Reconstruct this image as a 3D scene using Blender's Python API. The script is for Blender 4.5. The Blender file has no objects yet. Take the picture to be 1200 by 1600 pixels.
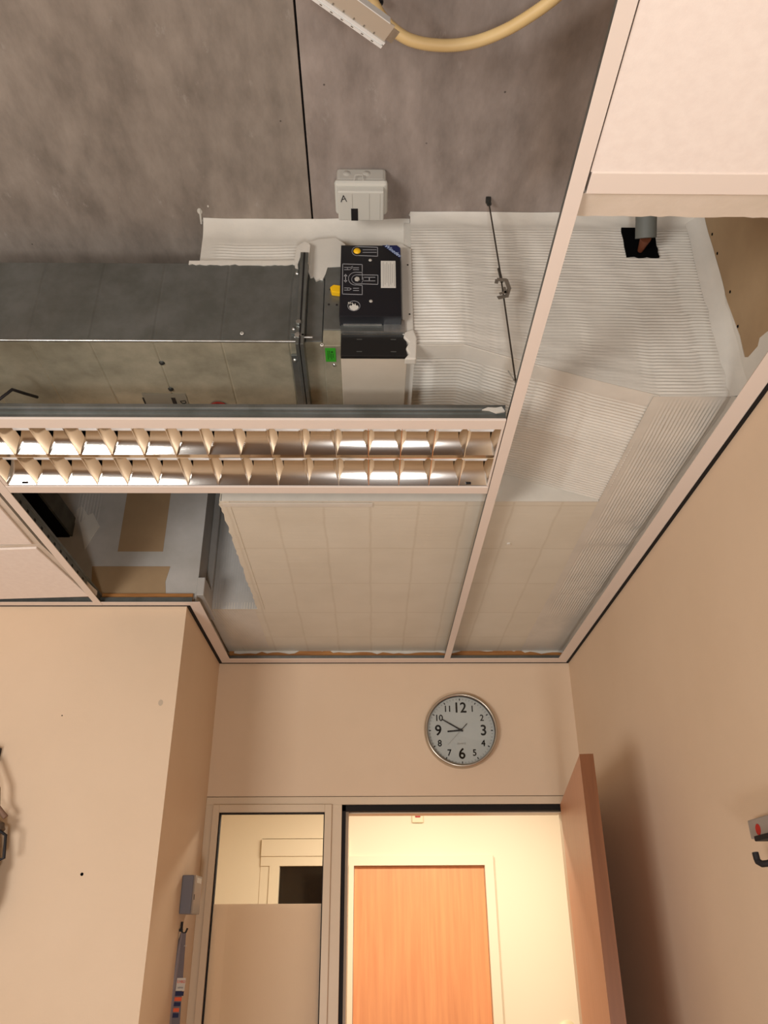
import bpy, math, random
from mathutils import Vector, Matrix
random.seed(7)
D2 = math.radians
scn = bpy.context.scene
col = scn.collection

# ---------------------------------------------------------------- camera
F = 1248.55
R_ = Vector((0.99989947, -0.01313814, -0.00533302))
U_ = Vector((-0.00138447, -0.46477826, 0.88542603))
W_ = Vector((0.01411152, 0.88532963, 0.46474972))
C_ = Vector((0, 0, 1.70))
cd = bpy.data.cameras.new('camera'); cam = bpy.data.objects.new('camera', cd); col.objects.link(cam)
m = Matrix((R_, U_, -W_)).transposed().to_4x4(); m.translation = C_
cam.matrix_world = m
cd.sensor_fit = 'VERTICAL'; cd.sensor_height = 36; cd.sensor_width = 27
cd.lens = F * 36 / 1600; cd.clip_start = .02
scn.camera = cam

def at(ax, v, x, y):
    """survey: the point on the plane ax = v seen at photo position x, y"""
    d = W_ + R_ * ((x - 600) / F) - U_ * ((y - 800) / F)
    i = 'XYZ'.index(ax)
    return C_ + d * ((v - C_[i]) / d[i])

# ---------------------------------------------------------------- light
w = bpy.data.worlds.new('world'); scn.world = w; w.use_nodes = True
w.node_tree.nodes['Background'].inputs[0].default_value = (1, .96, .93, 1)
w.node_tree.nodes['Background'].inputs[1].default_value = .2
scn.view_settings.view_transform = 'Standard'; scn.view_settings.look = 'None'
scn.view_settings.gamma = 1; scn.view_settings.use_curve_mapping = False
scn.view_settings.exposure = 0.0

def area(name, loc, target, sx, sy, power, color):
    l = bpy.data.lights.new(name, 'AREA'); l.shape = 'RECTANGLE'; l.size = sx; l.size_y = sy
    l.energy = power; l.color = color
    o = bpy.data.objects.new(name, l); col.objects.link(o); o.location = loc
    o.rotation_euler = (Vector(target) - Vector(loc)).to_track_quat('-Z', 'Y').to_euler()
    return o
area('room_lamp', (-1.95, -1.2, 1.0), (0.1, 1.6, 2.9), 1.1, .9, 74, (1, .975, .955))
area('low_fill', (.1, -.75, 0.45), (.1, .9, 2.8), .32, .32, 30, (.97, .98, 1))  # added fill light low behind the camera, also gives the louvres streaks
area('corridor_lamp', (0.35, 4.1, 2.52), (.35, 4.35, 0), 1.3, .3, 45, (1, .89, .72))

# ---------------------------------------------------------------- materials
def lin(c): return tuple(((v / 255) / 12.92 if v / 255 <= .04045 else ((v / 255 + .055) / 1.055) ** 2.4) for v in c) + (1,)
class NT:
    def __init__(s, name):
        s.m = bpy.data.materials.new(name); s.m.use_nodes = True
        s.t = s.m.node_tree; s.b = s.t.nodes['Principled BSDF']
    def n(s, kind, **kw):
        o = s.t.nodes.new('ShaderNode' + kind)
        for k, v in kw.items():
            if k in o.inputs: o.inputs[k].default_value = v
            else: setattr(o, k, v)
        return o
    def l(s, a, b): s.t.links.new(a, b)
def mat(name, c, rough=.6, metal=0, c2=None, scale=6, bump=0, bscale=60, detail=6, lo=.35, hi=.65, spec=.4, stretch=None):
    q = NT(name); q.b.inputs['Roughness'].default_value = rough; q.b.inputs['Metallic'].default_value = metal
    q.b.inputs['Specular IOR Level'].default_value = spec
    tc = q.n('TexCoord'); src = tc.outputs['Object']
    if stretch:
        mp = q.n('Mapping'); mp.inputs['Scale'].default_value = stretch; q.l(src, mp.inputs[0]); src = mp.outputs[0]
    q.b.inputs['Base Color'].default_value = lin(c)
    if c2:
        no = q.n('TexNoise', Scale=scale, Detail=detail, Roughness=.6); q.l(src, no.inputs['Vector'])
        r = q.n('ValToRGB'); r.color_ramp.elements[0].position = lo; r.color_ramp.elements[1].position = hi
        r.color_ramp.elements[0].color = lin(c); r.color_ramp.elements[1].color = lin(c2)
        q.l(no.outputs['Fac'], r.inputs[0]); q.l(r.outputs[0], q.b.inputs['Base Color'])
    if bump:
        n2 = q.n('TexNoise', Scale=bscale, Detail=4); q.l(src, n2.inputs['Vector'])
        b = q.n('Bump', Strength=bump, Distance=.002); q.l(n2.outputs['Fac'], b.inputs['Height']); q.l(b.outputs[0], q.b.inputs['Normal'])
    return q.m

M = {}
M['wall'] = mat('cream_paint', (222, 198, 170), .62, c2=(217, 192, 163), scale=1.5, bump=.12, bscale=220, spec=.25)
M['frame'] = mat('cream_enamel', (216, 196, 169), .38, c2=(211, 190, 162), scale=3, spec=.4)
M['corridor'] = mat('corridor_paint', (236, 222, 198), .6, spec=.3)
M['floor'] = mat('linoleum', (178, 152, 122), .55, c2=(162, 136, 106), scale=4)
M['white'] = mat('white_enamel', (226, 212, 200), .42, spec=.4)
M['black'] = mat('black_foam', (18, 14, 12), .8)
M['sealant'] = mat('white_sealant', (212, 206, 194), .36, c2=(196, 191, 180), scale=7, bump=.35, bscale=45, spec=.5, lo=.3, hi=.75)
M['sealant_thin'] = mat('thin_sealant', (178, 172, 162), .5, c2=(196, 190, 180), scale=12, bump=.25, bscale=30)
M['gypsum'] = mat('plasterboard', (164, 138, 104), .8, c2=(152, 126, 94), scale=5, bump=.1, bscale=100)
M['skim'] = mat('plaster_skim', (186, 182, 176), .7, c2=(168, 164, 156), scale=5, bump=.2, bscale=40)
M['casing'] = mat('casing_board', (200, 188, 170), .75, c2=(190, 176, 156), scale=4, bump=.05)
M['wood_batten'] = mat('batten_wood', (176, 122, 66), .6, c2=(150, 98, 50), scale=9, stretch=(1, 1, 6))
M['steel'] = mat('galvanised_steel', (134, 137, 134), .42, .8, c2=(116, 119, 114), scale=14, detail=8, bump=.05, bscale=20)
M['steel_lit'] = mat('galvanised_steel_lit_spangle', (196, 188, 164), .5, .45, c2=(146, 140, 120), scale=9, detail=5, lo=.3, hi=.7)  # spangled duct steel, painted paler and warmer for the light on its undersides
M['zinc'] = mat('bright_zinc', (205, 205, 200), .3, .9, c2=(170, 170, 165), scale=30)
M['chrome'] = mat('brushed_rim', (190, 182, 168), .28, .9)
M['mirror'] = mat('louvre_aluminium', (234, 230, 222), .10, 1.0)
M['blade'] = mat('blade_aluminium', (240, 239, 236), .08, 1.0)
M['blackbox'] = mat('black_plastic', (14, 14, 18), .45, c2=(20, 20, 27), scale=3)
M['darkgrey'] = mat('dark_grey_metal', (58, 58, 54), .5, .5)
M['rod'] = mat('rod_steel', (84, 78, 70), .45, .7)
M['clip'] = mat('spring_steel', (140, 132, 120), .4, .6)
M['greyplastic'] = mat('light_grey_plastic', (196, 194, 184), .45)
M['greyplastic2'] = mat('grey_plastic', (176, 172, 162), .5)
M['ink'] = mat('ink', (26, 24, 26), .6)
M['print'] = mat('silver_print', (160, 160, 162), .5)
M['paper'] = mat('label_paper', (206, 202, 192), .6)
M['yellow'] = mat('yellow_plastic', (236, 184, 16), .4)
M['green'] = mat('green_sticker', (52, 150, 38), .5)
M['red'] = mat('red_plastic', (176, 34, 28), .4)
M['navy'] = mat('navy_sticker', (20, 30, 74), .45)
M['bluewhite'] = mat('pale_blue_print', (168, 184, 214), .5)
M['conduit'] = mat('cream_conduit', (222, 192, 136), .5, c2=(212, 180, 122), scale=8)
M['panel'] = mat('white_fleece', (236, 224, 214), .85, c2=(231, 218, 208), scale=60, bump=.08, bscale=400)
M['panel_edge'] = mat('panel_edge', (214, 200, 184), .85, c2=(204, 190, 172), scale=10, bump=.3, bscale=60)
M['bluegrey'] = mat('blue_grey_plastic', (116, 116, 124), .45)
M['greylid'] = mat('grey_lid', (150, 140, 130), .45)
M['darkpipe'] = mat('grey_pipe', (96, 98, 92), .6)
M['copper'] = mat('copper_pipe', (110, 62, 40), .5, .3)
M['recess_shade'] = mat('dark_recess', (6, 6, 7), .95, spec=.05)  # near-black colour stands in for the shade inside holes and the slab joint
M['dial'] = mat('clock_dial', (196, 196, 190), .5)
M['orange'] = mat('orange_print', (226, 96, 52), .5)
M['purple'] = mat('grey_sleeve', (132, 124, 128), .35)
M['bag'] = mat('bag_cloth', (122, 104, 86), .8, c2=(84, 70, 58), scale=30, bump=.5, bscale=40)
M['tube'] = mat('lamp_tube', (238, 238, 236), .3)
M['unlit_pane'] = mat('unlit_room_pane', (20, 15, 12), .08)  # near-black pane paints in the darkness of the unlit room behind
M['switch'] = mat('switch_plastic', (228, 212, 176), .4)

def wood(name, a, b):
    q = NT(name); q.b.inputs['Roughness'].default_value = .42
    tc = q.n('TexCoord'); mp = q.n('Mapping'); mp.inputs['Scale'].default_value = (22, 22, 1.1)
    q.l(tc.outputs['Object'], mp.inputs[0])
    no = q.n('TexNoise', Scale=1.6, Detail=6, Roughness=.6, Distortion=.4); q.l(mp.outputs[0], no.inputs['Vector'])
    r = q.n('ValToRGB'); r.color_ramp.elements[0].position = .3; r.color_ramp.elements[1].position = .72
    r.color_ramp.elements[0].color = lin(a); r.color_ramp.elements[1].color = lin(b)
    q.l(no.outputs['Fac'], r.inputs[0]); q.l(r.outputs[0], q.b.inputs['Base Color'])
    return q.m
M['beech'] = wood('beech_veneer', (214, 140, 92), (232, 160, 108))
M['beech_leaf'] = wood('beech_veneer_leaf', (196, 140, 104), (206, 150, 114))
M['beech_edge'] = wood('beech_edge_band', (112, 66, 34), (130, 80, 44))

def concrete(name='cast_concrete', A=(116, 106, 96), B=(156, 144, 132)):
    q = NT(name); q.b.inputs['Roughness'].default_value = .75; q.b.inputs['Specular IOR Level'].default_value = .25
    tc = q.n('TexCoord')
    mp = q.n('Mapping'); mp.inputs['Scale'].default_value = (3.6, 1.5, 1); q.l(tc.outputs['Object'], mp.inputs[0])
    n1 = q.n('TexNoise', Scale=4.5, Detail=9, Roughness=.62); q.l(mp.outputs[0], n1.inputs['Vector'])
    r1 = q.n('ValToRGB'); e = r1.color_ramp.elements
    e[0].position = .27; e[0].color = lin(A); e[1].position = .74; e[1].color = lin(B)
    q.l(n1.outputs['Fac'], r1.inputs[0])
    # pale lime blooms
    mp2 = q.n('Mapping'); mp2.inputs['Scale'].default_value = (14, 6, 1); q.l(tc.outputs['Object'], mp2.inputs[0])
    n2 = q.n('TexNoise', Scale=1.3, Detail=8, Roughness=.72); q.l(mp2.outputs[0], n2.inputs['Vector'])
    r2 = q.n('ValToRGB'); r2.color_ramp.elements[0].position = .62; r2.color_ramp.elements[1].position = .76
    q.l(n2.outputs['Fac'], r2.inputs[0])
    mx = q.n('Mix', data_type='RGBA'); q.l(r1.outputs[0], mx.inputs[6]); mx.inputs[7].default_value = lin((182, 174, 165))
    ma = q.n('Math', operation='MULTIPLY'); ma.inputs[1].default_value = .6; q.l(r2.outputs[0], ma.inputs[0]); q.l(ma.outputs[0], mx.inputs[0])
    # pin holes
    vo = q.n('TexVoronoi', Scale=11.0); q.l(tc.outputs['Object'], vo.inputs['Vector'])
    r3 = q.n('ValToRGB'); r3.color_ramp.elements[0].position = .02; r3.color_ramp.elements[0].color = (.25, .25, .25, 1); r3.color_ramp.elements[1].position = .035
    q.l(vo.outputs['Distance'], r3.inputs[0])
    mm = q.n('Mix', data_type='RGBA', blend_type='MULTIPLY'); mm.inputs[0].default_value = 1
    q.l(mx.outputs[2], mm.inputs[6]); q.l(r3.outputs[0], mm.inputs[7]); q.l(mm.outputs[2], q.b.inputs['Base Color'])
    bp = q.n('Bump', Strength=.25, Distance=.004); q.l(n1.outputs['Fac'], bp.inputs['Height']); q.l(bp.outputs[0], q.b.inputs['Normal'])
    return q.m
M['concrete'] = concrete(); M['concrete_right'] = concrete('cast_concrete_pinkish', (124, 113, 105), (164, 151, 142))

def board_mat():
    q = NT('coated_board'); q.b.inputs['Roughness'].default_value = .5
    tc = q.n('TexCoord')
    br = q.n('TexBrick', Scale=1.0); br.offset = .0
    br.inputs['Brick Width'].default_value = .128; br.inputs['Row Height'].default_value = .27
    br.inputs['Mortar Size'].default_value = .006; br.inputs['Mortar Smooth'].default_value = 1.0
    br.inputs['Color1'].default_value = lin((214, 208, 192)); br.inputs['Color2'].default_value = lin((212, 205, 188)); br.inputs['Mortar'].default_value = lin((204, 196, 178))
    nd = q.n('TexNoise', Scale=9, Detail=4); q.l(tc.outputs['Object'], nd.inputs['Vector'])
    vm = q.n('VectorMath', operation='MULTIPLY_ADD'); q.l(nd.outputs['Color'], vm.inputs[0]); vm.inputs[1].default_value = (.012, .012, 0); q.l(tc.outputs['Object'], vm.inputs[2])
    q.l(vm.outputs[0], br.inputs['Vector'])
    n1 = q.n('TexNoise', Scale=5, Detail=6); q.l(tc.outputs['Object'], n1.inputs['Vector'])
    mx = q.n('Mix', data_type='RGBA', blend_type='MULTIPLY'); mx.inputs[0].default_value = .5
    r = q.n('ValToRGB'); r.color_ramp.elements[0].position = .3; r.color_ramp.elements[0].color = (.85, .83, .8, 1); r.color_ramp.elements[1].position = .6
    q.l(n1.outputs['Fac'], r.inputs[0]); q.l(br.outputs['Color'], mx.inputs[6]); q.l(r.outputs[0], mx.inputs[7]); q.l(mx.outputs[2], q.b.inputs['Base Color'])
    mp = q.n('Mapping'); mp.inputs['Scale'].default_value = (6, 110, 1); q.l(tc.outputs['Object'], mp.inputs[0])
    n2 = q.n('TexNoise', Scale=1, Detail=3); q.l(mp.outputs[0], n2.inputs['Vector'])
    bp = q.n('Bump', Strength=.35, Distance=.002); q.l(n2.outputs['Fac'], bp.inputs['Height']); q.l(bp.outputs[0], q.b.inputs['Normal'])
    return q.m
M['board'] = board_mat()

def glass_mat():
    q = NT('clear_glass'); t = q.t; t.nodes.remove(q.b)
    out = [n for n in t.nodes if n.type == 'OUTPUT_MATERIAL'][0]
    tr = q.n('BsdfTransparent'); tr.inputs[0].default_value = (.98, .98, .97, 1)
    gl = q.n('BsdfGlossy'); gl.inputs['Roughness'].default_value = .02
    fr = q.n('Fresnel', IOR=1.45); mx = q.n('MixShader')
    q.l(fr.outputs[0], mx.inputs[0]); q.l(tr.outputs[0], mx.inputs[1]); q.l(gl.outputs[0], mx.inputs[2]); q.l(mx.outputs[0], out.inputs[0])
    return q.m
M['glass'] = glass_mat()
def film_mat():
    q = NT('frosted_film'); t = q.t; t.nodes.remove(q.b)
    out = [n for n in t.nodes if n.type == 'OUTPUT_MATERIAL'][0]
    tl = q.n('BsdfTranslucent'); tl.inputs[0].default_value = lin((250, 230, 208))
    df = q.n('BsdfDiffuse'); df.inputs[0].default_value = lin((244, 236, 224))
    gl = q.n('BsdfGlossy'); gl.inputs['Roughness'].default_value = .08
    m1 = q.n('MixShader'); m1.inputs[0].default_value = .28
    m2 = q.n('MixShader'); fr = q.n('Fresnel', IOR=1.45)
    q.l(tl.outputs[0], m1.inputs[1]); q.l(df.outputs[0], m1.inputs[2]); q.l(fr.outputs[0], m2.inputs[0]); q.l(m1.outputs[0], m2.inputs[1]); q.l(gl.outputs[0], m2.inputs[2])
    q.l(m2.outputs[0], out.inputs[0])
    return q.m
M['film'] = film_mat()

# ---------------------------------------------------------------- mesh helpers
class MB:
    def __init__(s): s.v = []; s.f = []; s.sm = []
    def add(s, vs, fs, smooth=False):
        k = len(s.v); s.v += [tuple(v) for v in vs]
        for f in fs: s.f.append(tuple(i + k for i in f)); s.sm.append(smooth)
        return s
    def box(s, x0, x1, y0, y1, z0, z1, mtx=None):
        vs = [Vector((x, y, z)) for z in (z0, z1) for y in (y0, y1) for x in (x0, x1)]
        if mtx: vs = [mtx @ v for v in vs]
        return s.add(vs, [(0, 2, 3, 1), (4, 5, 7, 6), (0, 1, 5, 4), (2, 6, 7, 3), (0, 4, 6, 2), (1, 3, 7, 5)])
    def prism(s, pts, ax, a, b):
        """closed outline pts (2-D) extruded along axis ax from a to b"""
        n = len(pts)
        def P(p, t): q = [p[0], p[1]]; q.insert('XYZ'.index(ax), t); return Vector(q)
        vs = [P(p, a) for p in pts] + [P(p, b) for p in pts]
        fs = [tuple(range(n)), tuple(range(2 * n - 1, n - 1, -1))] + [(i, i + n, (i + 1) % n + n, (i + 1) % n) for i in range(n)]
        return s.add(vs, fs)
    def strip(s, pts, ax, a, b, seg=1, smooth=True):
        def P(p, t): q = [p[0], p[1]]; q.insert('XYZ'.index(ax), t); return Vector(q)
        n = len(pts); vs = [P(p, a + (b - a) * j / seg) for j in range(seg + 1) for p in pts]
        fs = [(j * n + i, j * n + i + 1, (j + 1) * n + i + 1, (j + 1) * n + i) for j in range(seg) for i in range(n - 1)]
        return s.add(vs, fs, smooth)
    def tube(s, pts, r, n=12, cap=True, rf=None):
        pts = [Vector(p) for p in pts]; vs = []; up = None
        for i, p in enumerate(pts):
            t = (pts[min(i + 1, len(pts) - 1)] - pts[max(i - 1, 0)]).normalized()
            if up is None: up = t.orthogonal().normalized()
            up = (up - t * up.dot(t)).normalized(); sd = t.cross(up)
            rr = rf(i) if rf else r
            vs += [p + (up * math.cos(a) + sd * math.sin(a)) * rr for a in [2 * math.pi * k / n for k in range(n)]]
        fs = [(i * n + k, i * n + (k + 1) % n, (i + 1) * n + (k + 1) % n, (i + 1) * n + k) for i in range(len(pts) - 1) for k in range(n)]
        s.add(vs, fs, True)
        if cap: s.add(vs[:n], [tuple(range(n))[::-1]]); s.add(vs[-n:], [tuple(range(n))])
        return s
    def disc(s, c, nrm, r, n=32, sx=1, sy=1, th=.0006):
        """thin round plate"""
        nrm = Vector(nrm).normalized()
        e = Vector((1, 0, 0)) if abs(nrm.x) < .9 else Vector((0, 1, 0))
        e = (e - nrm * e.dot(nrm)).normalized(); g = nrm.cross(e); c = Vector(c)
        ring = [c + e * r * sx * math.cos(2 * math.pi * k / n) + g * r * sy * math.sin(2 * math.pi * k / n) for k in range(n)]
        ring2 = [p + nrm * th for p in ring]
        return s.add(ring + ring2, [tuple(range(n))[::-1], tuple(range(n, 2 * n))] + [(k, (k + 1) % n, (k + 1) % n + n, k + n) for k in range(n)])
    def lathe(s, prof, c, axis, n=48, smooth=True):
        """profile (radius, height) turned about axis through c"""
        ax = Vector(axis).normalized(); e = ax.orthogonal().normalized(); g = ax.cross(e); c = Vector(c); k = len(prof)
        vs = [c + ax * h + (e * math.cos(a) + g * math.sin(a)) * r for a in [2 * math.pi * i / n for i in range(n)] for r, h in prof]
        fs = [(i * k + j, i * k + j + 1, ((i + 1) % n) * k + j + 1, ((i + 1) % n) * k + j) for i in range(n) for j in range(k - 1)]
        return s.add(vs, fs, smooth)
    def build(s, name, mt, parent=None, bevel=0, fix=True):
        me = bpy.data.meshes.new(name); me.from_pydata(s.v, [], s.f); me.update()
        me.polygons.foreach_set('use_smooth', s.sm)
        if fix:
            import bmesh
            b = bmesh.new(); b.from_mesh(me); bmesh.ops.recalc_face_normals(b, faces=b.faces); b.to_mesh(me); b.free()
        o = bpy.data.objects.new(name, me); col.objects.link(o)
        me.materials.append(mt if not isinstance(mt, str) else M[mt])
        if parent: o.parent = parent; o.matrix_parent_inverse = Matrix.Translation(-parent.location)
        if bevel:
            b = o.modifiers.new('bevel', 'BEVEL'); b.width = bevel; b.segments = 2; b.limit_method = 'ANGLE'
        return o
def build_each(mb, name, mt, parent):
    """one object for every separate piece collected in mb"""
    par = list(range(len(mb.v)))
    def find(i):
        while par[i] != i: par[i] = par[par[i]]; i = par[i]
        return i
    for f in mb.f:
        for k in f[1:]: par[find(k)] = find(f[0])
    groups = {}
    for f, sm in zip(mb.f, mb.sm): groups.setdefault(find(f[0]), []).append((f, sm))
    for fs in groups.values():
        ids = sorted({i for f, _ in fs for i in f}); mp = {i: k for k, i in enumerate(ids)}
        q = MB(); q.v = [mb.v[i] for i in ids]; q.f = [tuple(mp[i] for i in f) for f, _ in fs]; q.sm = [sm for _, sm in fs]
        q.build(name, mt, parent)
def tag(o, label, cat, group=None, kind=None):
    o['label'] = label; o['category'] = cat
    if group: o['group'] = group
    if kind: o['kind'] = kind
    return o
def thing(name, label, cat, loc, group=None):
    o = bpy.data.objects.new(name, None); col.objects.link(o); o.location = loc; o.empty_display_size = .05
    return tag(o, label, cat, group)
def struct(name, mb, mt, parent=None, bevel=0):
    o = mb.build(name, mt, parent, bevel)
    if not parent: o['kind'] = 'structure'
    return o
def text(name, s, size, pos, mt, parent, rot=(90, 0, 0), th=.0004, align='CENTER', shear=0, bold=0, sx=1):
    cu = bpy.data.curves.new(name, 'FONT'); cu.body = s; cu.size = size; cu.align_x = align; cu.align_y = 'CENTER'
    cu.extrude = th; cu.shear = shear
    t = bpy.data.objects.new(name, cu); col.objects.link(t)
    me = bpy.data.meshes.new_from_object(t.evaluated_get(bpy.context.evaluated_depsgraph_get()))
    bpy.data.objects.remove(t)
    mx = Matrix.Translation(pos) @ Matrix.Rotation(D2(rot[2]), 4, 'Z') @ Matrix.Rotation(D2(rot[1]), 4, 'Y') @ Matrix.Rotation(D2(rot[0]), 4, 'X') @ Matrix.Diagonal((sx, 1, 1, 1))
    if bold:
        vs = [v.co.copy() for v in me.vertices]; fs = [tuple(p.vertices) for p in me.polygons]; mb = MB()
        for dx, dy in ((bold, 0), (-bold, 0), (0, bold), (0, -bold)): mb.add([v + Vector((dx, dy, 0)) for v in vs], fs)
        me = bpy.data.meshes.new(name); me.from_pydata(mb.v, [], mb.f)
    me.transform(mx); me.materials.clear(); me.materials.append(M[mt])
    o = bpy.data.objects.new(name, me); col.objects.link(o); o.parent = parent; o.matrix_parent_inverse = Matrix.Translation(-parent.location)
    return o

def noise1(x, seed=0):
    i = math.floor(x); f = x - i; f = f * f * (3 - 2 * f)
    def h(n): return math.modf(abs(math.sin(n * 12.9898 + seed * 78.233) * 43758.5453))[0] * 2 - 1
    return h(i) * (1 - f) + h(i + 1) * f
def ribbed(mb, P, U, V, lu, lv, pitch=.0072, amp=.0011, nrm=None, band=.13, margins=(.02, .02, .02, .02), edge=None, seed=0, du=.018, sub=6):
    """ribbed sheet: ribs run along U and repeat along V; margins are smooth. edge(u) -> lowest v kept"""
    P = Vector(P); U = Vector(U).normalized(); V = Vector(V).normalized(); N = Vector(nrm) if nrm else U.cross(V).normalized()
    nu = max(2, int(lu / du)); nv = max(2, int(lv / pitch * sub)); vs = []
    for j in range(nv + 1):
        for i in range(nu + 1):
            u = lu * i / nu; t = j / nv
            v0 = edge(u) if edge else 0
            v = v0 + (lv - v0) * t
            b = math.floor(u / band + .25 * noise1(v * 9, seed + 5))
            ph = noise1(b * 3.7, seed) * .9 + .25 * noise1(u * 11 + v * 3, seed + 2)
            a = amp * (.75 + .35 * noise1(u * 8 + b * 5, seed + 3) + .2 * noise1(v * 14 + b * 3, seed + 4))
            k = min(1, max(0, (u - margins[0]) / .012)) * min(1, max(0, (lu - u - margins[1]) / .012)) * min(1, max(0, (v - v0 - margins[2]) / .006)) * min(1, max(0, (lv - v - margins[3]) / .006))
            d = a * k * math.sin(2 * math.pi * (v / pitch) + 2.2 * ph) + .0012 * noise1(u * 7 + v * 2, seed + 8) + .0006 * noise1(v * 60 + u * 9, seed + 9)
            vs.append(P + U * u + V * v + N * d)
    fs = [(j * (nu + 1) + i, j * (nu + 1) + i + 1, (j + 1) * (nu + 1) + i + 1, (j + 1) * (nu + 1) + i) for j in range(nv) for i in range(nu)]
    return mb.add(vs, fs, True)
def ragged(x0, x1, z, n, amp, seed=0):
    return [(x0 + (x1 - x0) * i / n, z + amp * noise1(i * 1.37, seed) + amp * .5 * noise1(i * 3.1, seed + 1)) for i in range(n + 1)]

# ---------------------------------------------------------------- the room
H = 2.662          # suspended ceiling
S = 3.245          # concrete slab
XR, XL, YB, YL = .796, -.618, 3.15, 2.509
ZB = 2.709         # underside of the boxed-in board
YF = 1.39          # front of the cladding
XW = -2.6; YN = -4.6

struct('floor', MB().box(XW - .1, 3.2, YN - .1, 5.4, -.1, 0), 'floor')
cs_ = struct('ceiling', MB().box(XW - .1, -.1510, YN - .1, 3.3, S, S + .2), 'concrete')
MB().box(-.1462, XR + .1, YN - .1, 3.3, S, S + .2).build('slab', 'concrete_right', cs_)
MB().box(-.1510, -.1462, YN, 3.3, S + .03, S + .05).build('joint', 'recess_shade', cs_)
struct('wall_right', MB().box(XR, XR + .1, YN, YB + .1, 0, H + .012), 'wall')
struct('wall_right_upper', MB().box(XR, XR + .1, YN, YB + .1, H + .012, S), 'gypsum')
struct('wall_left', MB().box(XW, XL, YL, YL + .12, 0, H + .012), 'wall')
struct('wall_left_upper', MB().box(XW, -.59, YL, YL + .12, H + .012, S), 'skim')
struct('wall_return', MB().box(XL - .12, XL, YL + .12, YB + .1, 0, H + .012), 'wall')
struct('wall_return_upper', MB().box(XL - .12, -.59, YL + .12, YB + .1, H + .04, S), 'skim')
struct('wall_far_left', MB().box(XW - .1, XW, YN, YL + .12, 0, S), 'wall')
struct('wall_near', MB().box(XW, XR, YN - .1, YN, 0, S), 'wall')
# back wall around glazed panel and doorway
wx0, wx1, dx0, dx1, zt = -.59, -.150, -.113, .716, 2.150
b = MB().box(XL, XR, YB, YB + .1, zt, S).box(dx1 + .03, XR, YB, YB + .1, 0, zt)
struct('wall_back', b, 'wall')
# joinery of glazing and door: cream steel frame
f = MB().box(XL, dx1 + .03, YB - .003, YB + .1, 2.120, zt - .0025)
f.box(XL, wx0, YB - .003, YB + .1, 0, 2.12).box(wx1, dx0, YB - .003, YB + .1, 0, 2.12).box(dx1, dx1 + .03, YB - .003, YB + .1, 0, 2.12)
f.box(wx0, wx1, YB - .003, YB + .1, 0, .25)
struct('trim_door_frame', f, 'frame', bevel=.001)
g = MB().box(dx0 + .0, dx0 + .014, YB + .004, YB + .05, 0, 2.118).box(dx0, dx1, YB + .004, YB + .05, 2.098, 2.118)
struct('trim_door_seal', g, 'black')
g = MB().box(dx0 + .014, dx0 + .024, YB + .03, YB + .12, 0, 2.098).box(dx0, dx1, YB + .05, YB + .12, 2.094, 2.118)
struct('trim_door_jamb', g, 'frame')

# window_1: clear top, frosted lower part
w1 = MB()
a0, a1, at_, th = -.567, -.176, 2.093, .018
w1.box(wx0, a0, YB - .012, YB + .05, .25, 2.12).box(a1, wx1, YB - .012, YB + .05, .25, 2.12)
w1.box(a0, a1, YB - .012, YB + .05, at_, 2.12).box(a0, a1, YB - .012, YB + .05, .25, .28)
win = struct('window_1', w1, 'frame', bevel=.0015)
gk = MB().box(a0, a0 + .004, YB - .0, YB + .03, .28, at_).box(a1 - .004, a1, YB, YB + .03, .28, at_).box(a0, a1, YB, YB + .03, at_ - .004, at_)
gk.build('gasket', 'black', win)
MB().box(a0 + .002, a1 - .002, YB + .012, YB + .018, .28, at_ - .002).build('pane', 'glass', win)
MB().box(a0 + .004, a1 - .004, YB + .0185, YB + .0192, .28, 1.789).build('frosted_film', 'film', win)

# corridor
YC = 5.2
cw = MB().box(-.075, 3.1, YC, YC + .1, 2.10, 2.7).box(-2.2, -.14, YC, YC + .1, 2.2, 2.7).box(.724, 3.1, YC, YC + .1, 0, 2.10).box(-2.2, -.665, YC, YC + .1, 0, 2.2).box(-.14, -.075, YC, YC + .1, 2.1, 2.7)
struct('wall_corridor', cw, 'corridor')
struct('wall_corridor_left', MB().box(-2.3, -2.2, YB + .1, YC + .1, 0, 2.7), 'corridor')
struct('wall_corridor_right', MB().box(3.1, 3.2, YB + .1, YC + .1, 0, 2.7), 'corridor')
struct('wall_corridor_near', MB().box(-2.2, XL - .12, YB + .1, YB + .2, 0, 2.7).box(XR + .1, 3.1, YB, YB + .1, 0, 2.7), 'corridor')
struct('ceiling_corridor', MB().box(-2.3, 3.2, YB + .1, YC + .1, 2.6, 2.7), 'corridor')
fr = MB().box(-.665, .724, YC - .012, YC + .08, 2.047, 2.100).box(-.665, -.14, YC - .02, YC + .08, 2.1, 2.195)
fr.box(-.14, -.109, YC - .012, YC + .08, 0, 2.05).box(.671, .724, YC - .012, YC + .08, 0, 2.05).box(-.28, -.14, YC - .006, YC + .08, 0, 2.05).box(-.611, -.551, YC - .012, YC + .08, 0, 2.05).box(-.665, -.611, YC - .004, YC + .08, 0, 2.05)
struct('trim_corridor_frame', fr, 'corridor', bevel=.002)
struct('trim_corridor_shadow_line', MB().box(.730, .734, YC - .003, YC, 0, 2.09), 'frame')  # raised darker strip paints the shadow line beside the frame
struct('window_2', MB().box(-.551, -.28, YC + .03, YC + .04, .9, 2.047).box(-.551, -.28, YC + .0, YC + .06, 0, .9), 'unlit_pane')
d2 = struct('door_2', MB().box(-.107, .669, YC + .025, YC + .065, .01, 2.045), 'beech')
hd = MB().tube([(-.03, YC - .03, 1.03), (.09, YC - .03, 1.03)], .01).tube([(-.03, YC + .026, 1.03), (-.03, YC - .03, 1.03)], .01)
hd.build('door_handle', 'chrome', d2)

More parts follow.
